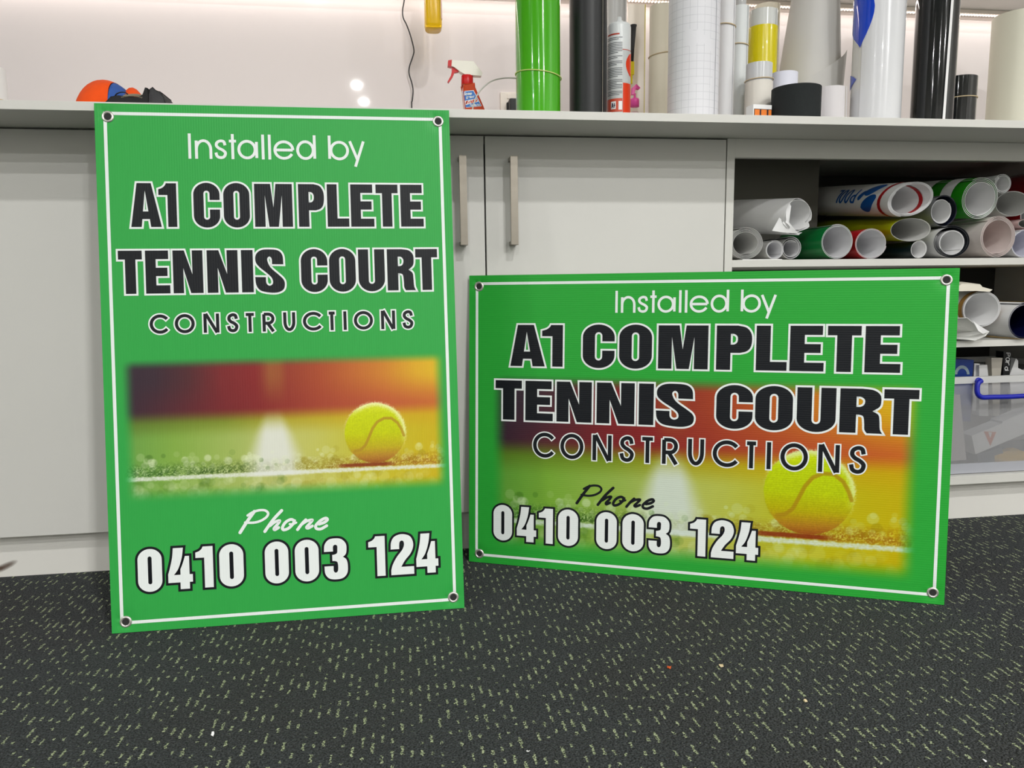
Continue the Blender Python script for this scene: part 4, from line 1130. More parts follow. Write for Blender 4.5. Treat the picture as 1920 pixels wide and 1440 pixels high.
# bottle of yellow liquid hanging by its trigger from the overhead cupboard
p0, p1 = at(796, 59, 0.42), at(828.5, 59, 0.42)
hx = (p0.x + p1.x) / 2; hw = (p1.x - p0.x) / 2
t = thing('hanging_spray_bottle', 'spray bottle of yellow liquid hanging from the overhead cupboard, only its foot in view', 'bottle', (hx, 0.412, p0.z))
YL = mat('yellow_liquid', (246, 204, 0), 0.25, trans=0.45)
def sqlathe(prof, ex, ey, n=36):
    V, F = [], []
    for r, z in prof:
        for i in range(n):
            a = 2 * PI * i / n; c, s = math.cos(a), math.sin(a)
            V.append((ex * r * math.copysign(abs(c) ** 0.6, c), ey * r * math.copysign(abs(s) ** 0.6, s), z))
    for j in range(len(prof) - 1):
        for i in range(n):
            F.append((j * n + i, j * n + (i + 1) % n, (j + 1) * n + (i + 1) % n, (j + 1) * n + i))
    return V, F
V, F = sqlathe([(0, 0), (0.80, 0.0), (0.93, 0.003), (1.0, 0.010), (0.97, 0.06), (0.90, 0.12), (0.72, 0.17), (0.40, 0.20), (0.40, 0.215), (0, 0.215)], hw, 0.030)
mesh('bottle', V, F, YL, t, True)
V, F = lathe([(0.010, 0.212), (0.0125, 0.213), (0.0125, 0.232), (0.009, 0.235), (0, 0.235)], (0, 0, 0), 24)
mesh('collar', V, F, WHP, t, True)
V, F = prism([(-0.035, 0.250), (-0.035, 0.262), (0.030, 0.262), (0.030, 0.240), (0.010, 0.233), (-0.010, 0.233), (-0.015, 0.248)], -0.010, 0.010)
mesh('trigger_head', V, F, WHP, t)
V, F = tube(smoothpath([(-0.016, 0, 0.248), (-0.026, 0.0, 0.230), (-0.030, 0.0, 0.212)]), 0.004, 8)
mesh('trigger', V, F, WHP, t, True)
k = box('side_label', hw * 0.62, hw * 1.012, -0.0200, 0.0200, 0.022, 0.11, mat('clear_label_pink', (236, 206, 200), 0.4), t, 0.001)
k['label'] = 'pale printed label on the side'
V, F = tube([(0.006, 0.0, 0.262), (0.006, 0.0, 0.275), (0.006, 0.0377, 0.275)], 0.0022, 8)
mesh('hanging_hook', V, F, STEEL, t)

# black cable hanging down the wall
pts = [at(u, v, 0.545) for u, v in ((758, 0), (755, 18), (756, 33), (763, 48), (770, 68), (776, 93), (774, 106), (768, 124), (767, 138), (772, 155), (774.5, 170), (773, 188), (772, 204))]
pts = [Vector((pts[0].x + 0.002, 0.545, 1.3602))] + pts + [Vector((pts[-1].x - 0.001, 0.545, ZB + 0.002))]
V, F = tube(smoothpath(pts, 6), 0.0017, 8)
tag(mesh('black_cable', V, F, mat('black_cable_sheath', (44, 44, 46), 0.5), None, True), 'thin black cable hanging down the white wall left of the spray bottle', 'cable')
# white cable arching out from behind the green roll
pts = [at(886, 207, 0.17), at(888.5, 195, 0.17), at(892, 184, 0.175), at(898, 173, 0.18), at(908, 162, 0.19), at(921, 152.5, 0.20), at(938, 147.5, 0.21), at(955, 146.2, 0.22), at(972, 148, 0.23), at(990, 156, 0.24), at(1012, 176, 0.24), at(1030, 200, 0.24)]
pts = [Vector((pts[0].x - 0.004, 0.16, ZB + 0.002)), Vector((pts[0].x - 0.002, 0.168, ZB + 0.03))] + pts + [Vector((pts[-1].x + 0.01, 0.24, ZB + 0.04)), Vector((pts[-1].x + 0.02, 0.24, ZB + 0.0025))]
V, F = tube(smoothpath(pts, 6), 0.0016, 8)
tag(mesh('white_cable', V, F, mat('white_cable_sheath', (206, 204, 198), 0.45), None, True), 'thin white cable arching from the spray bottle behind the lime green roll', 'cable')
# power point and plug
a0, a1 = at(938, 173, 0.555), at(1004, 173, 0.555)
t = thing('power_outlet', 'white power outlet plate on the wall behind the lime green roll', 'outlet', (a0.x, 0.5598, a0.z))
PLT = mat('outlet_plastic', (242, 232, 220), 0.35)
box('plate', 0, 0.115, -0.009, 0.0, -0.073, 0, PLT, t, 0.002)
box('switch', 0.018, 0.030, -0.012, -0.0085, -0.018, -0.006, PLT, t, 0.001)
box('switch', 0.085, 0.097, -0.012, -0.0085, -0.018, -0.006, PLT, t, 0.001)
q = at(952, 185, 0.52)
t = thing('power_plug', 'black power plug pushed into the wall outlet', 'plug', (q.x, 0.5505, q.z))
box('plug_body', 0.004, 0.050, -0.040, -0.0005, -0.060, 0.0, BLACKP, t, 0.004)
box('plug_rim', 0.0, 0.054, -0.010, 0.0, -0.064, -0.004, BLACKP, t, 0.003)

# orange and blue cap
t = thing('work_cap', 'orange fabric cap with a blue panel lying on the left of the benchtop', 'cap', (0.255, 0.05, ZB))
OF = mat('orange_fabric', (246, 84, 14), 0.9, var=0.12, vscale=60, bump=0.6, bscale=400); BF = mat('blue_fabric', (52, 92, 168), 0.85, var=0.3, vscale=50, bump=0.5, bscale=500)
def dome(cx, cy, rx, ry, rz, a0, a1, n=24, m=14, wr=0.03, tilt=0.0):
    V, F = [], []
    for j in range(m + 1):
        ph = a0 + (a1 - a0) * j / m       # sweep along x from left (pi) to right (0)
        for i in range(n + 1):
            th = PI * i / n               # over the top, front to back
            k = 1 + wr * math.sin(5 * th + 3 * ph) * math.sin(ph)
            V.append((cx + rx * math.cos(ph), cy - ry * math.sin(ph) * math.cos(th) * k, rz * math.sin(ph) * math.sin(th) * k + tilt * math.cos(ph) * math.sin(th) * math.sin(ph)))
    for j in range(m):
        for i in range(n):
            p = j * (n + 1) + i
            F.append((p, p + 1, p + n + 2, p + n + 1))
    return V, F
V, F = dome(0.0, 0, 0.061, 0.065, 0.086, PI, PI * 0.40); mesh('crown', V, F, OF, t, True)
V, F = dome(0.0, 0, 0.061, 0.065, 0.084, PI * 0.40, PI * 0.245, wr=0.01); mesh('blue_panel', V, F, BF, t, True)
V, F = dome(0.0, 0, 0.0605, 0.064, 0.080, PI * 0.245, 0.0, wr=0.01); mesh('rear_panel', V, F, OF, t, True)
V, F = dome(0.048, 0.0, 0.026, 0.040, 0.073, PI, 0.0); mesh('side_flap', V, F, OF, t, True)

# black pouch with an elastic cord
t = thing('black_pouch', 'crumpled black fabric pouch with ribbed elastic lying beside the orange cap', 'pouch', (0.343, -0.040, ZB))
t.scale = (1.0, 0.9, 0.68)
BFAB = mat('black_fabric', (30, 30, 31), 0.8, bump=0.6, bscale=300, var=0.2, vscale=40); GFAB = mat('grey_black_fabric', (62, 62, 64), 0.8, bump=0.6, bscale=300, var=0.2, vscale=40)
outl = [(-0.052, 0), (-0.050, 0.026), (-0.040, 0.040), (-0.028, 0.043), (-0.010, 0.041), (0.006, 0.040), (0.014, 0.046), (0.020, 0.0645), (0.0225, 0.064), (0.024, 0.046), (0.022, 0.0)]
V, F = prism([(x, z) for x, z in outl], -0.035, 0.040)
o = mesh('pouch_body', V, F, BFAB, t); md = o.modifiers.new('bevel', 'BEVEL'); md.width = 0.003; md.segments = 2
outl = [(0.0225, 0.0), (0.0235, 0.045), (0.027, 0.062), (0.031, 0.0655), (0.037, 0.060), (0.044, 0.056), (0.050, 0.043), (0.053, 0.0)]
V, F = prism(outl, -0.030, 0.036)
o = mesh('pouch_flap', V, F, GFAB, t); md = o.modifiers.new('bevel', 'BEVEL'); md.width = 0.004; md.segments = 3
parts = []
for i in range(14):
    x = -0.022 + i * 0.0026
    parts.append(tube([(x, -0.036, 0.038 + 0.004 * math.sin(i / 13 * PI)), (x + 0.004, -0.030, 0.0465 + 0.003 * math.sin(i / 13 * PI)), (x + 0.006, -0.010, 0.049)], 0.0011, 6))
V, F = join(parts)
k = mesh('ribbed_elastic', V, F, mat('elastic_grey', (150, 142, 122), 0.7), t, True); k['kind'] = 'stuff'
V, F = tube(smoothpath([(-0.036, -0.028, 0.040), (-0.032, -0.030, 0.048), (-0.024, -0.032, 0.0525), (-0.016, -0.032, 0.052), (-0.011, -0.030, 0.046)]), 0.0014, 8)
mesh('cord_loop', V, F, BLACKP, t, True)

# ------------------------------------------------------------------ rolls lying on the upper shelf, mouths to the front
GS = 'rolls lying on the upper open shelf'
def lying(label, x, z, rx, rz, y, length, mats, turns=2.2, gap=0.0016, seam=1.2, tilt=0.0, name='vinyl_roll', group=GS, pitch=0.0, yaw=0.0, **kw):
    ax = (-math.tan(math.radians(yaw)), math.cos(math.radians(pitch)), math.sin(math.radians(pitch)))
    if rz < rx:   # squash is applied to the upright direction
        return roll(name, label, 'roll', (x, y, z), ax, rx, length, turns=turns, gap=gap, mats=mats, squash=rz / rx, seam=seam, tilt=tilt, group=group, **kw)
    return roll(name, label, 'roll', (x, y, z), ax, rx, length, turns=turns, gap=gap, mats=mats, squash=rz / rx, seam=seam, tilt=tilt, group=group, **kw)
def lv(name, col, rough=0.3): return mat(name, col, rough, coat=0.2)
BK = PAPER
GPAP = mat('grey_white_paper', (205, 205, 202), 0.6)
SHT = 0.6272
lying('grey-white roll of several layers at the far left of the upper shelf', 1.567, 0.6640, 0.0410, 0.0352, 0.030, 0.185, [GPAP, GPAP], turns=4.5, gap=0.0028)
lying('small white roll lying second from the left on the upper shelf', 1.638, 0.6495, 0.0216, 0.0216, 0.035, 0.18, [GPAP, BK], turns=2.4)
lying('white roll set back between the small white roll and the dark green roll', 1.690, 0.6545, 0.0262, 0.0262, 0.060, 0.155, [GPAP, BK], turns=2.2, gap=0.004)
def flap(a, end):
    return 0.0 if end else -0.004 * (1 + math.sin(2.3 * a + 0.5)) - (0.007 * math.sin(7 * a) if math.sin(a) < -0.3 else 0)
o = lying('large white paper roll with a torn flap on top of the left stack', 1.674, 0.7215, 0.0405, 0.0408, 0.012, 0.195, [PAPERW, PAPERW], turns=2.0, gap=0.0035, seam=math.radians(-120), ragged=flap, pitch=5.0, yaw=16)
# the hanging flap in front of it
fv = [(1.618, 0.010, 0.690), (1.640, 0.004, 0.686), (1.660, -0.001, 0.684), (1.672, -0.004, 0.683), (1.636, 0.010, 0.722), (1.641, 0.004, 0.722), (1.645, 0.000, 0.715), (1.650, -0.003, 0.707), (1.650, 0.012, 0.752), (1.652, 0.006, 0.752), (1.653, 0.003, 0.748), (1.655, 0.000, 0.742)]
Vf = fv + [(a, b + 0.0008, c) for a, b, c in fv]
Ff = []
for j in range(2):
    for i in range(3):
        p = j * 4 + i
        Ff += [(p, p + 1, p + 5, p + 4), (p + 12, p + 16, p + 17, p + 13)]
k = mesh('torn_flap', Vf, Ff, PAPERW, o, True); k['label'] = 'torn paper flap'
lying('dark green vinyl roll, leftmost coloured roll on the upper shelf', 1.775, 0.6660, 0.0386, 0.0386, 0.015, 0.205, [lv('dark_green_vinyl', (0, 128, 58)), BK], turns=2.1, gap=0.0022)
lying('red vinyl roll beside the dark green roll', 1.862, 0.6620, 0.0390, 0.0345, 0.022, 0.198, [lv('red_vinyl', (196, 22, 34)), BK], turns=1.9, gap=0.0022, seam=math.radians(190))
lying('flattened olive green vinyl roll under the white banner roll', 1.953, 0.6920, 0.0500, 0.0262, 0.015, 0.46, [lv('olive_green_vinyl', (168, 178, 10)), GPAP], turns=1.6, seam=2.0, pitch=4.0)
# the white banner roll with blue lettering and a red stripe
BX, BZ, BRX, BSQ, BT = 1.936, 0.7570, 0.0560, 0.66, math.radians(-14)
o = lying('white banner roll with a red stripe and blue POOL lettering on the upper shelf', BX, BZ, BRX, BRX * BSQ, -0.004, 0.45, [PAPERW, PAPERW], turns=3.3, gap=0.0024, seam=math.radians(-60), tilt=BT, pitch=5.5)
BP = math.radians(5.5)
BAX = Vector((0, math.cos(BP), math.sin(BP)))
Rt = Matrix.Rotation(BT, 3, BAX)
def bpt(a, s, dr=0.0005):
    return Vector((BX, -0.004, BZ)) + BAX * s + Rt @ Vector((-(BRX + dr) * math.cos(a), -math.sin(BP) * (BRX + dr) * BSQ * math.sin(a), math.cos(BP) * (BRX + dr) * BSQ * math.sin(a)))
def bpatch(name, rows, m, n=14, dr=0.0005):
    V, F = [], []
    for s, a0, a1 in rows:
        for k_ in range(n + 1): V.append(tuple(bpt(a0 + (a1 - a0) * k_ / n, s, dr)))
    for j in range(len(rows) - 1):
        for k_ in range(n):
            p = j * (n + 1) + k_; F.append((p, p + 1, p + n + 2, p + n + 1))
    return mesh(name, V, F, m, o, True)
k = bpatch('red_stripe', [(0.028, -1.1, 2.2), (0.039, -1.1, 2.2)], mat('banner_red', (176, 18, 24), 0.4)); k['label'] = 'red stripe round the mouth'
V, F = [], []
for a in np.linspace(math.radians(-95), math.radians(-265), 15):
    for s in (0.030 + 0.02 * math.sin(a), 0.043 + 0.02 * math.sin(a)):
        V.append(tuple(bpt(a, s, -0.0086)))
F = [(2 * i, 2 * i + 1, 2 * i + 3, 2 * i + 2) for i in range(14)]
mesh('red_stripe', V, F, MATS['banner_red'], o, True)
BBL = mat('banner_blue', (20, 92, 176), 0.4)
for (s0, s1, a0, a1, bend) in ((0.048, 0.104, -0.50, 0.70, 0.35), (0.056, 0.108, 0.55, 1.45, 0.3), (0.100, 0.121, 0.30, 0.95, 0.2)):
    rows = []
    for i in range(13):
        t_ = i / 12; wd = math.sin(PI * t_) ** 0.7 * (a1 - a0) * 0.42
        c = a0 + (a1 - a0) * (0.75 - 0.5 * t_) + bend * (t_ - 0.5) ** 2
        rows.append((s0 + (s1 - s0) * t_, c - wd, c + wd))
    k = bpatch('leaf_print', rows, BBL, 6); k['label'] = 'blue leaf print'
for i, ch in enumerate('POOL'):
    pr = []
    for st in strokes(ch):
        pts = [((0.132 + i * 0.0235 + px * 0.0150) * 1000, (1.00 - py * 0.78) * 50) for px, py in st]
        pr.append(ribbon(dense(pts) if len(pts) < 4 else pts, 6.0, 1.5))
    k = flat('lettering', pr, 0, BBL, o, lambda a, b: tuple(bpt(b / 50.0, a / 1000.0, 0.0006)))
    k['label'] = 'blue letter ' + ch + ' upside down'
lying('small white-lined dark roll low beside the red roll', 1.981, 0.6485, 0.0206, 0.0206, 0.022, 0.20, [lv('dark_teal_vinyl', (14, 40, 44)), PAPERW], turns=1.6)
o = lying('dark navy roll with a white inner sheet right of the white banner roll', 2.0360, 0.7345, 0.0340, 0.0350, 0.020, 0.46, [mat('grey_film_dark', (150, 152, 156), 0.3), lv('navy_vinyl', (18, 24, 44))], turns=1.5)
lying('white sheet rolled inside the dark navy roll', 2.0325, 0.7335, 0.0258, 0.0280, 0.0235, 0.44, [PAPER, PAPERW], turns=1.5, seam=2.4)
o = lying('large white roll with bright green stripes at the top of the right stack', 2.1150, 0.7605, 0.0465, 0.0465, 0.008, 0.48, [lv('bright_green_vinyl', (30, 150, 12)), PAPERW], turns=3.2, gap=0.0032, seam=math.radians(60), pitch=4.5)
V, F = [], []
GP = math.radians(4.5)
def gpt(a, s, dr): return (2.1150 - (0.0465 + dr) * math.cos(a), 0.008 + s * math.cos(GP) - math.sin(GP) * 0.0465 * math.sin(a), 0.7605 + s * math.sin(GP) + math.cos(GP) * (0.0465 + dr) * math.sin(a))
for s0, s1 in ((0.034, 0.072), (0.115, 0.40)):
    k0 = len(V)
    for s in (s0, s1):
        for i in range(19): V.append(gpt(-0.8 + 3.2 * i / 18, s, 0.0006))
    F += [(k0 + i, k0 + i + 1, k0 + 20 + i, k0 + 19 + i) for i in range(18)]
k = mesh('white_stripe', V, F, PAPERW, o, True); k['label'] = 'white bands between the green stripes'
lying('small white roll on the right shoulder of the green-striped roll', 2.1790, 0.7945, 0.0228, 0.0222, 0.018, 0.30, [PAPER, PAPERW], turns=2.1, gap=0.003, seam=0.4)
lying('grey-white roll right of the green-striped roll', 2.2235, 0.7520, 0.0455, 0.0290, 0.035, 0.45, [GPAP, GPAP], turns=1.7)
lying('double-walled roll with a dark lining below the dark navy roll', 2.0540, 0.6643, 0.0475, 0.0366, 0.012, 0.48, [PAPER, lv('charcoal_vinyl', (34, 38, 46))], turns=1.9, gap=0.004)
lying('white sheet rolled inside the double-walled roll', 2.0590, 0.6625, 0.0322, 0.0285, 0.016, 0.46, [PAPER, PAPERW], turns=1.7, seam=-0.5)
lying('big pinkish white roll of many layers at the bottom right of the upper shelf', 2.1640, 0.6745, 0.0455, 0.0468, 0.004, 0.50, [mat('pinkish_white_paper', (222, 212, 208), 0.5), mat('pinkish_white_inner', (224, 210, 206), 0.6)], turns=3.6, gap=0.0025, seam=0.9)
lying('white roll at the right edge of the upper shelf', 2.2520, 0.6600, 0.0345, 0.0325, 0.025, 0.45, [PAPER, mat('lilac_white_paper', (218, 218, 230), 0.55)], turns=2.0)
lying('flattened pink paper roll squeezed above the right-edge white roll', 2.2700, 0.7065, 0.0340, 0.0120, 0.030, 0.40, [mat('dusty_pink_paper', (214, 180, 178), 0.6), GPAP], turns=1.6)
lying('big dark red vinyl roll at the back right of the upper shelf', 2.4200, 0.7370, 0.1090, 0.1090, 0.110, 0.40, [lv('dark_red_vinyl', (150, 8, 20)), BK], turns=2.2)
# flat sheets under the left rolls
for i, (x0, x1, y0, y1, m_) in enumerate(((1.545, 1.70, -0.0, 0.20, BLACKP), (1.540, 1.626, 0.004, 0.16, PAPERW))):
    pass
V, F = boxvf(1.548, 1.640, 0.003, 0.028, SHT - 0.0001, SHT + 0.0012)
tag(mesh('paper_offcut', V, F, PAPERW, None), 'thin white paper offcut lying flat at the front left of the upper shelf', 'paper')

# ------------------------------------------------------------------ middle shelf
SM = 0.4387
GM = 'rolls lying on the middle open shelf'
o = lying('white roll on a brown cardboard core behind the eyelet corner of the wide sign', 2.1430, 0.5095, 0.0490, 0.0420, 0.012, 0.50, [PAPER, PAPERW], turns=2.6, gap=0.0022, group=GM, name='paper_roll')
V, F = [], []
for s in (0.008, 0.022):
    for i in range(41):
        a = 2 * PI * i / 40; V.append((2.1430 - 0.0496 * math.cos(a), 0.012 + s - 0.006, 0.5095 + 0.0426 * math.sin(a)))
F = [(i, i + 1, 42 + i, 41 + i) for i in range(40)]
k = mesh('brown_tape', V, F, mat('brown_card', (150, 112, 52), 0.7), o, True); k['label'] = 'brown tape ring'
lying('white tube with a dark blue inside at the right edge of the middle shelf', 2.2350, 0.4820, 0.0440, 0.0428, -0.012, 0.48, [PAPERW, lv('deep_navy', (14, 18, 60))], turns=2.2, gap=0.003, group=GM, name='paper_roll')
def bagring(s, k):
    px = [(1762, 612), (1772, 598), (1790, 594), (1812, 597), (1830, 606), (1855, 622), (1845, 631), (1830, 639), (1810, 638), (1790, 633), (1770, 628)]
    out = []
    for i, (u, v) in enumerate(px):
        q = at(u, v, -0.018)
        cx_, cz_ = 2.072, 0.4665
        jit = 0.0022 * math.sin(i * 2.7 + s * 40)
        out.append((cx_ + (q.x - cx_) * k, s + (0.004 * math.sin(i * 1.9) if s < 0 else 0), max(SM + 0.0006 + (1 - k) * 0.06, cz_ + (q.z - cz_) * k + jit)))
    return out
def shrink(r, j): return [(2.072 + (a - 2.072) * (1 - 0.10 * j) - 0.012 * j, b, SM + 0.0008 + (c - SM - 0.0008) * (1 - 0.13 * j)) for a, b, c in r]
rings = [shrink(bagring(s, 1.0), j) for j, s in enumerate((-0.018, 0.008, 0.06, 0.14, 0.22))]
inner = [shrink(bagring(s, 0.965), j) for j, s in enumerate((-0.018, 0.008, 0.06, 0.14, 0.21))]
V = [p for r in rings for p in r] + [p for r in inner for p in r]
n = 11; F = []; off = n * 5
for j in range(4):
    for i in range(n):
        i2 = (i + 1) % n
        F.append((j * n + i, j * n + i2, (j + 1) * n + i2, (j + 1) * n + i))
        F.append((off + j * n + i, off + (j + 1) * n + i, off + (j + 1) * n + i2, off + j * n + i2))
for i in range(n):
    i2 = (i + 1) % n
    F.append((i, off + i, off + i2, i2)); F.append((4 * n + i, 4 * n + i2, off + 4 * n + i2, off + 4 * n + i))
F.append(tuple(off + 4 * n + i for i in range(n)))
b_ = mesh('paper_sleeve', V, F, mat('crumpled_white_paper', (228, 228, 224), 0.6, bump=0.6, bscale=60), None)
tag(b_, 'crumpled white paper sleeve gaping open on the middle shelf', 'sleeve')
# torn flap folded over the mouth of the sleeve
q = [at(1824, 601, -0.022), at(1831, 607, -0.024), at(1855, 622, -0.022), at(1843, 626, -0.022), at(1834, 620, -0.026)]
V = [tuple(p) for p in q] + [(p.x, p.y + 0.0012, p.z) for p in q]
F = [(0, 1, 2, 3, 4), (9, 8, 7, 6, 5)] + [(i, (i + 1) % 5, 5 + (i + 1) % 5, 5 + i) for i in range(5)]
mesh('folded_edge', V, F, PAPERW, b_)
# paper folded over the cardboard-core roll
pf = [(1788, 544), (1804, 532), (1838, 533), (1842, 538), (1861, 543), (1856, 547), (1830, 545.5), (1800, 546)]
V = [tuple(at(u, v, -0.002)) for u, v in pf] + [tuple(at(u, v, -0.002) + Vector((0.01, 0.07, 0.006))) for u, v in pf]
n = 8
F = [tuple(range(n)), tuple(range(2 * n - 1, n - 1, -1))] + [(i, (i + 1) % n, n + (i + 1) % n, n + i) for i in range(n)]
tag(mesh('folded_paper', V, F, mat('cream_crumpled_paper', (232, 226, 210), 0.6, bump=0.5, bscale=60), None), 'folded cream paper lying on top of the cardboard-core roll', 'paper')
lying('dark brown roll behind the folded cream paper', 2.235, 0.5400, 0.0330, 0.0330, 0.30, 0.20, [mat('dark_brown_card', (70, 56, 40), 0.7), BLACKP], turns=2.0, group=GM, name='paper_roll') if False else None
p = at(1877, 569, 0.20)
tag(box('yellow_board', p.x - 0.03, p.x + 0.18, 0.20, 0.42, SM, p.z, mat('yellow_card', (226, 176, 0), 0.5), None, 0.003), 'yellow cardboard box behind the white tube on the middle shelf', 'box')

# ------------------------------------------------------------------ storage tub on the bottom panel
BZ0 = 0.1164
tub = thing('storage_tub', 'clear plastic storage tub with a blue handle on the bottom shelf', 'tub', (0, 0, 0))
FROST = mat('frosted_plastic', (176, 176, 178), 0.35, alpha=0.40)
x0, x1, y0, y1, z0, z1 = 1.960, 2.560, 0.016, 0.420, BZ0, 0.352
parts = [boxvf(x0, x1, y0, y0 + 0.0025, z0 + 0.0025, z1 - 0.016), boxvf(x0, x1, y1 - 0.0025, y1, z0 + 0.0025, z1 - 0.016), boxvf(x0, x0 + 0.0025, y0 + 0.0025, y1 - 0.0025, z0 + 0.0025, z1 - 0.016),
         boxvf(x1 - 0.0025, x1, y0 + 0.0025, y1 - 0.0025, z0 + 0.0025, z1 - 0.016), boxvf(x0, x1, y0, y1, z0, z0 + 0.0025)]
V, F = join(parts); mesh('tub_walls', V, F, FROST, tub)
RIMM = mat('frosted_rim', (214, 214, 212), 0.3, alpha=0.85)
parts = [boxvf(x0 - 0.006, x1 + 0.006, y0 - 0.006, y0 + 0.003, z1 - 0.0158, z1), boxvf(x0 - 0.006, x1 + 0.006, y1 - 0.003, y1 + 0.006, z1 - 0.0158, z1), boxvf(x0 - 0.006, x0 + 0.003, y0 + 0.003, y1 - 0.003, z1 - 0.0158, z1), boxvf(x1 - 0.003, x1 + 0.006, y0 + 0.003, y1 - 0.003, z1 - 0.0158, z1)]
V, F = join(parts); mesh('rim', V, F, RIMM, tub)
box('foot_band', x0 - 0.001, x1 + 0.001, y0 - 0.0015, y0, z0 + 0.002, z0 + 0.026, mat('frosted_foot', (190, 192, 200), 0.3, alpha=0.8), tub)
BLUEP = mat('blue_handle_plastic', (24, 34, 168), 0.35)
hp = [at(1840, 714, 0.0), at(1834, 718, -0.002), at(1832, 730, -0.004), at(1834, 740, -0.006), at(1842, 745, -0.006), at(1860, 744.5, -0.006), at(1890, 744, -0.006), at(1920, 742.5, -0.006), at(1952, 741, -0.006), at(1972, 738, -0.006), at(1978, 728, -0.004), at(1976, 714, 0.0)]
V, F = tube(smoothpath(hp, 5), 0.0058, 12)
k = mesh('handle', V, F, BLUEP, tub, True); k['label'] = 'blue carry handle'
V, F = lathe([(0, -0.006), (0.009, -0.006), (0.009, 0.010), (0, 0.010)], (0, 0, 0), 16)
h0 = at(1840, 716, 0.0)
mesh('handle_pivot', [(h0.x + a, 0.0105 + c * 0.5, h0.z + b) for a, b, c in V], F, BLUEP, tub, True)
# contents
def slab(name, label, cat, quad, y0_, y1_, m, par=None):
    V, F = prism([(at(u, v, y0_).x, at(u, v, y0_).z) for u, v in quad], y0_, y1_)
    o_ = mesh(name, V, F, m, par)
    if label: tag(o_, label, cat, 'things inside the storage tub')
    return o_
c1 = slab('white_carton', 'long white carton with an orange triangle mark slanting inside the tub', 'box', [(1822, 817), (1829, 852), (1960, 797), (1960, 758), (1880, 790), (1879, 794)], 0.022, 0.060, PAPERW)
slab('triangle_mark', None, None, [(1845, 809), (1868, 810), (1857, 836)], 0.0212, 0.0216, mat('orange_mark', (222, 120, 70), 0.5), c1)['label'] = 'orange triangle mark'
slab('white_notch', None, None, [(1853, 810), (1860, 811), (1857, 821)], 0.0207, 0.0211, PAPERW, c1)
V, F = lathe([(0, 0), (0.030, 0.0), (0.045, 0.006), (0.046, 0.020), (0.030, 0.030), (0, 0.032)], (0, 0, 0), 20, 1.2, 0.8)
yp = at(1893, 856, 0.075)
V = [(yp.x + a * (1 + 0.12 * math.sin(3 * math.atan2(b, a + 1e-6))), 0.075 + b, z0 + 0.004 + c * (1 + 0.2 * math.sin(a * 90))) for a, b, c in V]
tag(mesh('yellow_sponge', V, F, mat('yellow_sponge_foam', (236, 190, 50), 0.9, bump=0.6, bscale=200), None, True), 'yellow sponge at the bottom of the tub under the white carton', 'sponge', 'things inside the storage tub')
slab('grey_bag', 'crumpled grey plastic bag behind the white carton in the tub', 'bag', [(1795, 745), (1830, 735), (1880, 760), (1960, 750), (1960, 820), (1870, 828), (1800, 822)], 0.13, 0.20, mat('grey_plastic_bag', (158, 156, 156), 0.4, bump=1.0, bscale=25, var=0.25, vscale=18))
slab('clear_packet', 'pale clear packet standing at the left inside the tub', 'packet', [(1762, 745), (1800, 740), (1812, 862), (1770, 866)], 0.030, 0.090, mat('pale_packet', (206, 200, 198), 0.3, bump=0.8, bscale=30, var=0.15, vscale=20))
slab('blue_grey_packet', 'dark blue grey packet lying beneath the white carton in the tub', 'packet', [(1832, 853), (1878, 838), (1885, 866), (1834, 868)], 0.066, 0.100, mat('blue_grey_card', (92, 104, 120), 0.6))
DBL = mat('dark_blue_card', (22, 58, 140), 0.4)
c2 = slab('blue_carton', 'dark blue carton with a pale arc standing at the back left of the tub', 'box', [(1785, 673), (1826, 675), (1823, 705), (1820, 790), (1785, 790)], 0.100, 0.135, DBL)
arcp = [(1804 + 14 * math.cos(math.radians(a)), 702 - 17 * math.sin(math.radians(a))) for a in range(0, 181, 20)] + [(1804 + 9 * math.cos(math.radians(a)), 702 - 11 * math.sin(math.radians(a))) for a in range(180, -1, -20)]
slab('arc_print', None, None, arcp, 0.0992, 0.0996, mat('pale_arc', (150, 170, 180), 0.5), c2)
slab('small_white_carton', 'small white carton beside the dark blue carton in the tub', 'box', [(1836, 685), (1851, 684), (1853, 705), (1853, 780), (1836, 780)], 0.100, 0.125, PAPERW)
slab('white_card', 'white card leaning between the two cartons in the tub', 'card', [(1827, 681), (1837, 682), (1833, 706), (1830, 770), (1823, 770)], 0.110, 0.113, PAPERW)
slab('cream_tube', 'cream squeeze tube standing upright in the tub', 'tube', [(1859, 671), (1880, 671), (1876, 704), (1874, 780), (1862, 780)], 0.100, 0.120, mat('cream_tube_plastic', (206, 200, 188), 0.4))
c3 = slab('black_tube', 'black squeeze tube with white lettering standing upright in the tub', 'tube', [(1882, 659), (1896, 662), (1893, 704), (1888, 780), (1878, 780)], 0.100, 0.125, BLACKP)
pr = []
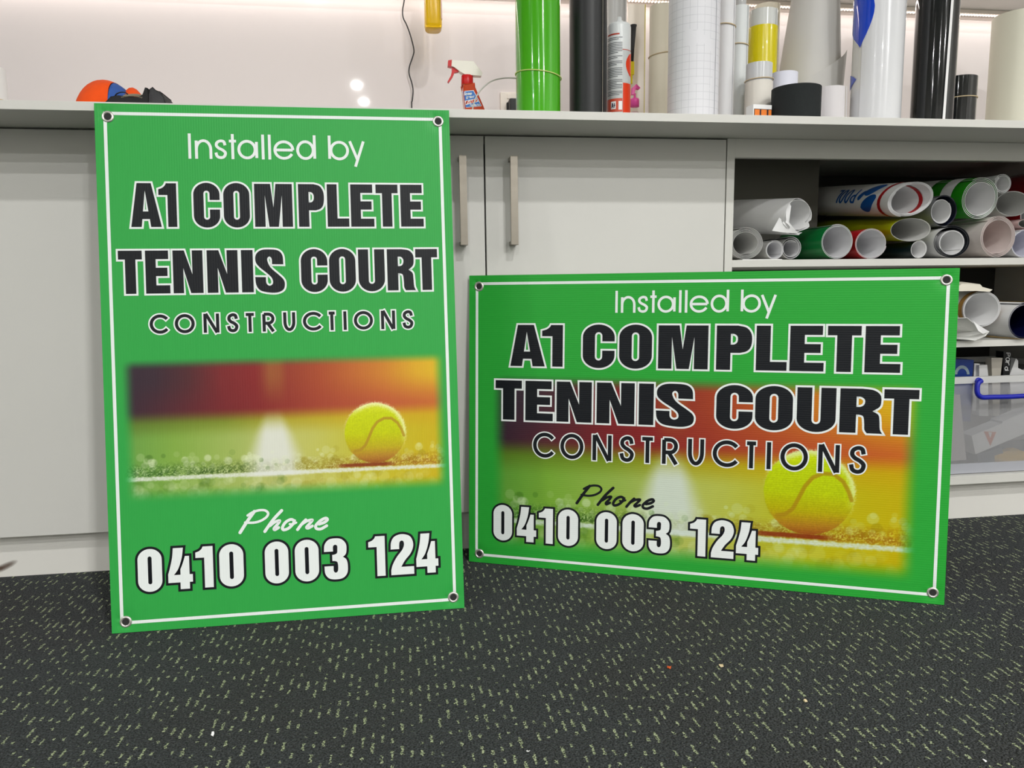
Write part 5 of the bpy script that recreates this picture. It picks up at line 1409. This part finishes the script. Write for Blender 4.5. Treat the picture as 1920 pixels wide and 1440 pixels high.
for i, ch in enumerate('Pard'):
    for st in strokes(ch):
        pts = [at(1890.5 - i * 0.9 - py * 0 - (py - 0.5) * -0 + (0.5 - py) * -7, 662 + (3 - i) * 0 + i * 8.6 + px * 6.5, 0.0990) for px, py in st]
        pr.append(ribbon([(q.x * 1000, q.z * 1000) for q in pts], 2.0))
k = flat('lettering', pr, 0.0992, PAPERW, c3); k['label'] = 'white lettering down the tube'
slab('white_sachet', 'white folded sachet sticking up at the right end of the tub', 'sachet', [(1893, 703), (1905, 672), (1909, 676), (1909, 690), (1925, 697), (1935, 690), (1935, 780), (1897, 780)], 0.100, 0.118, PAPERW)

# ------------------------------------------------------------------ scraps on the carpet
def scrap(label, x, y, s, m, seed):
    rg = random.Random(seed)
    n = 6; V = []
    for k_ in (0, 1):
        for i in range(n):
            a = 2 * PI * i / n; rr = s * (0.55 + 0.6 * rg.random()) if k_ == 0 else 0
            if k_ == 0: V.append((x + rr * math.cos(a), y + rr * math.sin(a), 0.0006 + 0.004 * rg.random()))
    V += [(a, b, c + 0.0010) for a, b, c in V]
    F = [tuple(range(n - 1, -1, -1)), tuple(range(n, 2 * n))] + [(i, (i + 1) % n, n + (i + 1) % n, n + i) for i in range(n)]
    tag(mesh('paper_scrap', V, F, m, None), label, 'scrap', 'tiny scraps on the carpet')
SCR = mat('cream_scrap', (230, 212, 170), 0.8); SCO = mat('orange_scrap', (206, 92, 40), 0.7)
scrap('tiny cream scrap on the carpet below the middle of the wide sign', 1.274, -0.549, 0.0042, SCR, 1)
scrap('tiny orange scrap on the carpet left of the cream scrap', 1.194, -0.542, 0.0032, SCO, 2)
scrap('tiny cream scrap on the carpet nearer the camera, below the wide sign', 1.348, -0.660, 0.0034, SCR, 3)
scrap('tiny white scrap on the carpet at the lower right corner of the photo', 1.493, -0.817, 0.0028, PAPERW, 4)
scrap('tiny white scrap on the carpet below the tall sign', 0.548, -0.609, 0.0026, PAPERW, 5)
scrap('tiny white scrap on the carpet at the bottom middle of the photo', 0.949, -0.712, 0.0026, PAPERW, 6)
